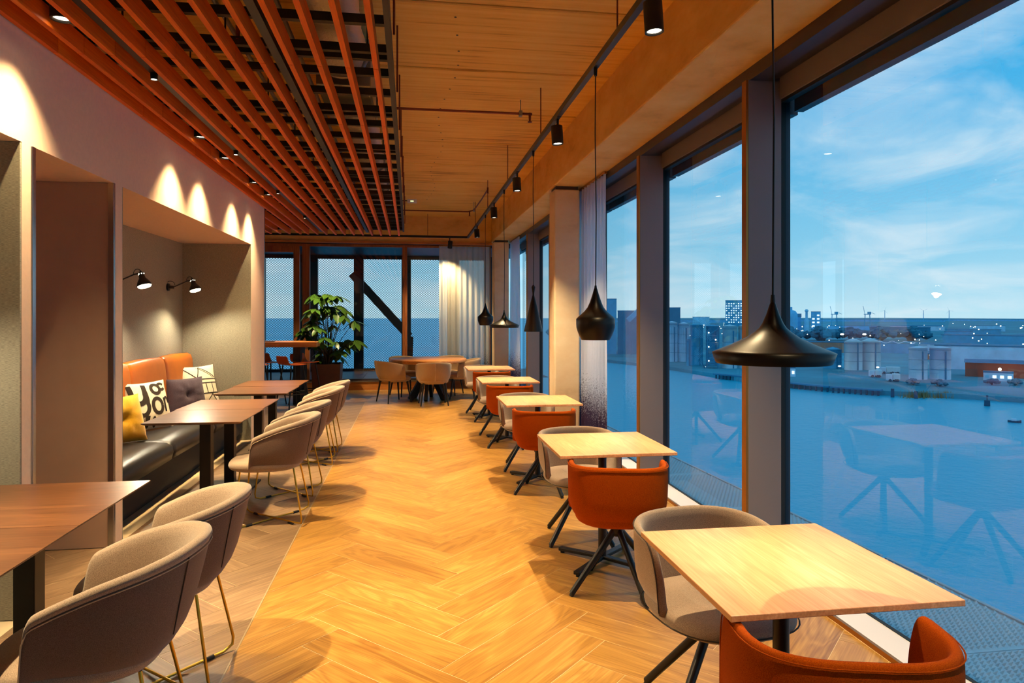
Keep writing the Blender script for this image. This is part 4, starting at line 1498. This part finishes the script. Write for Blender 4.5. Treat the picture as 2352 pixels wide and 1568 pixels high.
def block(nm, label, x, y, w, d, top, mat, cat='building', rows=0, cols=0, roof=None, rz=None):
    rz = -math.atan2(x, y) if rz is None else rz
    t = thing(nm, label, cat, (x, y, GZ), rz)
    h = top - GZ
    hb = h if roof is None else h * .82
    MB().box((0, 0, hb / 2), (w, d, hb)).obj('walls', mat, t)
    if roof == 'gable':
        MB().add([(-w / 2 - .4, -d / 2 - .4, hb), (w / 2 + .4, -d / 2 - .4, hb), (w / 2 + .4, d / 2 + .4, hb), (-w / 2 - .4, d / 2 + .4, hb), (-w / 2 - .4, 0, h), (w / 2 + .4, 0, h)],
                 [(0, 1, 5, 4), (2, 3, 4, 5), (0, 4, 3), (1, 2, 5), (0, 3, 2, 1)]).obj('roof', M['x_dark'], t)
    elif roof == 'wave':
        n = 24
        MB().loft([[(-w / 2 + w * i / n, yy, hb + (h - hb) * (.5 + .5 * math.sin(i / n * 6 * PI))) for i in range(n + 1)] for yy in (-d / 2, d / 2)], False, False).obj('roof', M['x_white'], t)
    else:
        MB().box((0, 0, h + .3), (w * 1.02, d * 1.02, .6)).obj('parapet', M['x_dark'] if roof is None else mat, t)
    for r in range(rows):
        for c in range(cols):
            MB().box((-w / 2 + w * (c + .5) / cols, -d / 2 - .05, hb * (.12 + .8 * (r + .5) / rows)), (w / cols * .5, .1, hb / rows * .35)).obj('window', M['x_win'] if (r * 7 + c * 5) % 4 else M['x_far2'], t)
    return t
block('conveyor_tower', 'tall grey conveyor tower beside the near curtain', 124.6, 414.7, 7.1, 8, 11.4, M['x_blue'])
block('silo_house', 'dark corrugated silo house beside the conveyor tower', 136, 413.3, 14, 12, 4.0, M['x_dark'])
block('mill_house', 'dark mill house with a conveyor frame', 160, 400.8, 8.6, 10, 5.8, M['x_dark'])
tb = block('office_tower', 'wide blue office tower with lit diagonal window rows', 706, 1411, 40, 30, 34, M['x_blue'], rows=9, cols=8)
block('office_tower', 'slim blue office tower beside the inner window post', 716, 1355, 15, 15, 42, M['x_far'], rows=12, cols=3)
block('low_hall', 'low pale hall beside the office towers', 640, 1440, 36, 20, -2.3, M['x_far2'])
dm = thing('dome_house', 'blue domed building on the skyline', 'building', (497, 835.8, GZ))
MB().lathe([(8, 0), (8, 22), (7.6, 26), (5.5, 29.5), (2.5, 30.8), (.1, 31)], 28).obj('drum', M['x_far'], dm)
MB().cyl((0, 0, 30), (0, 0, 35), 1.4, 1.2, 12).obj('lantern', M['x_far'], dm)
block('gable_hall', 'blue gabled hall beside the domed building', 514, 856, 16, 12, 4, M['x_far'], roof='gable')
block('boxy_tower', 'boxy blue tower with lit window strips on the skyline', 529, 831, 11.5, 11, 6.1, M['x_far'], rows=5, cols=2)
ch = thing('chimney', 'stepped chimney with a wide cap on the skyline', 'chimney', (517, 832.9, GZ))
MB().lathe([(3.2, 0), (3.0, 18), (1.6, 20), (1.5, 29), (2.4, 29.4), (2.4, 30.6), (1.6, 31), (1.5, 32), (.1, 32)], 20).obj('stack', M['x_far2'], ch)
def crane(label, x, y, s=1.0):
    t = thing('gantry_crane', label, 'crane', (x, y, GZ), -math.atan2(x, y))
    for sx in (-6, 6):
        for sy in (-5, 5):
            MB().bar((sx, sy, 0), (sx * .8, sy * .8, 26 * s), 1.3).obj('leg', M['x_blue'], t)
    MB().box((0, 0, 26.5 * s), (15, 10, 1.8)).obj('portal_beam', M['x_blue'], t)
    MB().box((4, 0, 30 * s), (8, 6, 5)).obj('machine_house', M['x_blue'], t)
    for sy in (-1.5, 1.5):
        MB().bar((-5, sy, 26 * s), (-9, sy, 46 * s), .9).obj('boom_chord', M['x_blue'], t)
    for k in range(7):
        z0 = 26 + 20 * k / 7
        xx = -5 - 4 * k / 7
        MB().bar((xx, -1.5, z0 * s), (xx - .6, 1.5, (z0 + 2.6) * s), .5).obj('boom_brace', M['x_blue'], t)
    MB().bar((9, 0, 30 * s), (16, 0, 27 * s), .8).obj('back_arm', M['x_blue'], t)
crane('blue harbour crane with raised boom beside the boxy skyline tower', 983.5, 1471)
crane('blue harbour crane with raised boom standing between wind turbines and the skyline tower', 1060, 1459.5)
def turbine(x, y, a, l):
    t = thing('wind_turbine', l, 'turbine', (x, y, GZ), -math.atan2(x, y), 'distant wind turbines')
    MB().cyl((0, 0, 0), (0, 0, 41), 1.4, .8, 10).obj('tower', M['x_far'], t)
    MB().box((0, -1, 41.4), (1.8, 4, 1.8)).obj('nacelle', M['x_far'], t)
    for k in range(3):
        g = math.radians(a + 120 * k)
        MB().bar((0, -3, 41.4), (14 * math.sin(g), -3, 41.4 + 14 * math.cos(g)), .9, .35).obj('blade', M['x_far'], t)
turbine(1719, 2271, 20, 'distant wind turbine, first beyond the harbour cranes')
turbine(1859, 2250, 65, 'distant wind turbine, second beyond the harbour cranes')
turbine(1952, 2236, 100, 'distant wind turbine, third beyond the harbour cranes')
block('warehouse', 'long white warehouse behind the tall shore tanks', 254.7, 272, 36, 18, -12.2, M['x_white'])
block('long_hall', 'long blue hall with white lit roof edge', 474, 470, 104, 22, -14.6, M['x_blue'])
block('dark_hall', 'dark flat hall on the far harbour side', 592, 756, 64, 22, -13, M['x_dark'])
block('brick_house', 'rust red brick depot lit by a sodium lamp', 228, 236, 22, 9, -15.8, M['x_rust'], roof='gable')
block('site_office', 'small pale cabin with lit windows before the brick depot', 214, 222, 9, 3, -19.6, M['x_white'], rows=1, cols=4)
block('wave_shed', 'shed with a wavy white roof', 308, 397, 22, 10, -15, M['x_teal'], roof='wave')
block('pink_shed', 'long shed with a pinkish lit roof behind the teal tank', 267, 411, 24, 8, -16, M['x_orange'])
block('pump_hut', 'small pale pump hut on the jetty root', 148.4, 250, 3.6, 3, -19.2, M['x_white'], rows=1, cols=2)
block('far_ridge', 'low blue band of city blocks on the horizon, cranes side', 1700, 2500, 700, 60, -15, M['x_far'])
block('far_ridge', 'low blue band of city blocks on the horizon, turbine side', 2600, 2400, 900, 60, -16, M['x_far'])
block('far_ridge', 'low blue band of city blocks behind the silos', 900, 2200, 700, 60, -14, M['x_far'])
rs = random.Random(31)
rings = [440, 545, 880, 1060, 1260]
tint = {'x_far': 'sky blue', 'x_blue': 'mid blue', 'x_dark': 'dark blue', 'x_far2': 'pale blue', 'x_white': 'white', 'x_teal': 'teal', 'x_orange': 'pinkish'}
for k in range(30):
    a = math.radians(27.5 + 25 * k / 30)
    d = rings[k % 5]
    c_ = ['x_far', 'x_blue', 'x_white', 'x_dark', 'x_far2', 'x_teal', 'x_orange'][(k * 3 + k // 5) % 7]
    g_ = (k % 2) == 0
    block('harbour_shed', '%s %s harbour shed, %s of the %s row behind the tanks from the towers' % (tint[c_], 'gabled' if g_ else 'flat', ORD[k // 5], ORD[k % 5]), d * math.sin(a), d * math.cos(a),
          rs.uniform(.028, .06) * d, 12, GZ + rs.uniform(3.2, 6.5) * (d / 700) ** .6, M[c_], roof='gable' if g_ else None)['group'] = 'low distant harbour sheds'
# conveyor bridge and loading tower
cv = thing('conveyor_bridge', 'slanted conveyor bridge rising before the silo house', 'conveyor', (127, 400, 0))
MB().bar((4, 0, -1.5), (20, 0, 13), 2.2, 2.6).obj('gallery', M['x_blue'], cv)
for k in range(4):
    MB().bar((6 + 4 * k, 0, -GZ * -1), (6 + 4 * k, 0, 0 + 3.4 * k), .5).obj('trestle', M['x_dark'], cv)
lt = thing('loading_tower', 'dark lattice loading tower with work lamps on the quay', 'tower', (136.5, 294.7, GZ), -math.atan2(136.5, 294.7))
for sx in (-2.4, 2.4):
    for sy in (-2, 2):
        MB().bar((sx, sy, 0), (sx * .9, sy, 16.5), .45).obj('leg', M['x_dark'], lt)
for k in range(5):
    z = 2 + 3.2 * k
    MB().box((0, 0, z), (5.2, 4.4, .3)).obj('platform', M['x_dark'], lt)
    MB().bar((-2.4, -2, z), (2.4, -2, z + 3.2), .3).obj('brace', M['x_dark'], lt)
    MB().ball((-1.6 + (k % 2) * 3, -2.4, z + 1.4), .32, 8, 5).obj('work_lamp', M['x_light'], lt)
MB().bar((-3.4, -2, 0), (-6.2, -5, 6), .35).obj('loading_arm', M['x_dark'], lt)
# jetty
jt = thing('jetty', 'long low jetty on dark piles along the shore', 'jetty', (0, 0, 0))
jp = [(122.5, 262), (128.5, 247.3), (131, 226.5), (138.5, 209), (148.2, 197.2)]
for a, b in zip(jp[:-1], jp[1:]):
    MB().bar((*a, -22.2), (*b, -22.2), 2.6, .5).obj('deck', M['x_dark'], jt)
    n = 9
    for k in range(n):
        p = Vector((*a, 0)).lerp(Vector((*b, 0)), (k + .5) / n)
        MB().cyl((p.x - .6, p.y - .6, -24.8), (p.x - .6, p.y - .6, -22.2), .32, n=8).obj('pile', M['x_deep'], jt)
for i, (x, y) in enumerate(((148.9, 193.2), (153.7, 189.1))):
    tag(MB().cyl((x, y, -25), (x, y, -21.3 - .4 * i), .55, .5, 10).obj('mooring_post', M['x_deep']), ('dark mooring post off the jetty end', 'dark mooring post beside the reed bank')[i], 'post')
by = thing('channel_beacon', 'dark channel beacon standing in the river', 'beacon', (161, 170.7, -24.3))
MB().cyl((0, 0, 0), (0, 0, 1.9), .75, .7, 12).obj('base', M['x_deep'], by)
MB().cyl((0, 0, 1.9), (0, 0, 3.0), .14, .1, 8).obj('mast', M['x_deep'], by)
MB().ball((0, 0, 3.1), .3, 8, 6).obj('top_mark', M['x_deep'], by)
bt = thing('motor_boat', 'small dark motor boat on the river', 'boat', (142.6, 143.4, -24.1), math.radians(-40))
hull = []
for u, w, z in ((-1.3, .35, .1), (-.6, .5, 0), (.3, .5, 0), (.9, .35, .08), (1.35, .04, .25)):
    hull.append([(u, -w * .7, z - .15), (u, -w, z + .5), (u, w, z + .5), (u, w * .7, z - .15)])
MB().loft(hull, True, True, False).obj('hull', M['x_deep'], bt)
MB().box((-.1, 0, .75), (1.0, .7, .5)).obj('cabin', M['x_white'], bt, bevel=.06)
def truck(label, x, y, w, tanker=False):
    t = thing('lorry', label, 'lorry', (x, y, GZ), -math.atan2(x, y) + .2)
    MB().box((-w / 2 + .9, 0, 1.5), (1.8, 2.4, 2.3)).obj('cab', M['x_white'], t, bevel=.15)
    MB().box((.9, 0, 1.8), (w - 2, 2.4, 2.2)).obj('trailer', M['x_silver'], t, bevel=.2)
    for k in (-w / 2 + 1, .6, w / 2 - 1):
        for sy in (-1.2, 1.2):
            MB().cyl((k, sy - .15, .5), (k, sy + .15, .5), .5, n=12).obj('wheel', M['x_deep'], t)
truck('white lorry parked beside the silver tanks', 179, 241.8, 4.4)
truck('white lorry parked on the shore road', 173.7, 225, 4.4)
truck('pale tanker lorry behind the shore road', 195.8, 255.3, 7.0)
# trees
def tree_mesh(seed):
    rr = random.Random(seed)
    mb = MB()
    for k in range(26):
        a = rr.uniform(0, 2 * PI)
        r = rr.uniform(0, 3.6)
        mb.ball((r * math.cos(a), r * math.sin(a), 2.2 + rr.uniform(-1.2, 2.4) * (1 - r / 6)), rr.uniform(.7, 1.5), 7, 5)
    mb.v = [(x + rr.uniform(-.25, .25), y + rr.uniform(-.25, .25), z + rr.uniform(-.25, .25)) for x, y, z in mb.v]
    mb.sm = [False] * len(mb.sm)
    return mb.mesh('crown', M['x_tree'])
tms = [tree_mesh(s) for s in (1, 2, 3)]
tr_m = MB().cyl((0, 0, 0), (0, 0, 4), .35, .2, 8).mesh('trunk', M['x_deep'])
tl = ['below the domed building', 'below the gabled hall', 'below the skyline chimney', 'below the boxy skyline tower', 'below the first harbour crane', 'between the harbour cranes']
tpos = [(322 + 30 * k, 600 - 3 * k) for k in range(6)] + [(199 + 7 * k, 209 - 2 * k) for k in range(4)] + [(172, 213), (178, 208)]
for i, (x, y) in enumerate(tpos):
    lab = ('dark tree ' + tl[i]) if i < 6 else ('dark shoreline bush before the brick depot, %s counted from the tall shore tanks' % ORD[i - 6] if i < 10 else 'dark shoreline bush before the tall shore tanks, %s counted from the jetty' % ORD[i - 10])
    t = thing('tree', lab, 'tree', (x, y, GZ), i, 'trees behind the tanks' if i < 6 else ('bushes before the brick depot' if i < 10 else 'bushes before the tall tanks'))
    s_ = 2.6 if i < 6 else .45
    for me, nm in ((tms[i % 3], 'crown'), (tr_m, 'trunk')):
        o = bpy.data.objects.new(nm, me)
        COL.objects.link(o)
        o.parent = t
        o.scale = (s_ * 1.5, s_ * 1.2, s_)
rd = MB()
rr = random.Random(9)
for cx, cy_, n, sp in ((158, 191.5, 260, 4), (200, 152, 420, 7), (164, 189.5, 120, 2)):
    for k in range(n):
        x, y = cx + rr.gauss(0, sp) * .8, cy_ + rr.gauss(0, sp) * .35
        h = rr.uniform(.8, 2.0)
        rd.add([(x - .12, y, -24), (x + .12, y, -24), (x + rr.uniform(-.3, .3), y + .1, -23.4 + h)], [(0, 1, 2)])
tag(rd.obj('reeds', M['x_reed']), 'dry tan reeds along the river bank', 'reeds', kind='stuff')
# scattered harbour lamps, too many and too far to count
hl = MB()
rr = random.Random(21)
for k in range(190):
    d = rr.choice((rr.uniform(260, 420), rr.uniform(420, 1400), rr.uniform(420, 1400)))
    a = math.radians(rr.uniform(20, 50))
    x, y = d * math.sin(a), d * math.cos(a)
    if y > 247 + 60 * (150 - x) / 30 and d < 340: continue
    hl.ball((x, y, GZ + rr.uniform(3, 11)), d * .00055 * rr.uniform(.6, 1.4), 6, 4)
tag(hl.obj('harbour_lamps', M['x_light']), 'scattered white lamps across the harbour', 'lamps', kind='stuff')
for i, (x, y, z, r, l) in enumerate([(193, 283, -7.0, .8, 'bright lamp above the silver tank beside the teal tank'), (202.6, 281, -7.0, .8, 'bright lamp above the second silver tank'), (201, 270, -21, .6, 'bright flood lamp at the foot of the silver tanks'),
                                   (187, 276, -20.8, .6, 'bright flood lamp beside the teal tank foot')]):
    tag(MB().ball((x, y, z), r, 10, 6, .5).obj('flood_lamp', M['x_light']), l, 'lamp', 'flood lamps at the silver tanks')
sod = thing('sodium_lamp', 'glowing orange sodium lamp before the brick depot', 'lamp', (219, 226.5, GZ))
MB().cyl((0, 0, 0), (0, 0, 3.6), .1, n=8).obj('mast', M['x_deep'], sod)
MB().ball((0, 0, 3.8), .55, 10, 6).obj('globe', M['x_sod'], sod)
lamp_point('sodium_light', (0, -.5, 3.8), 1500, (1, .45, .15), .5, sod)
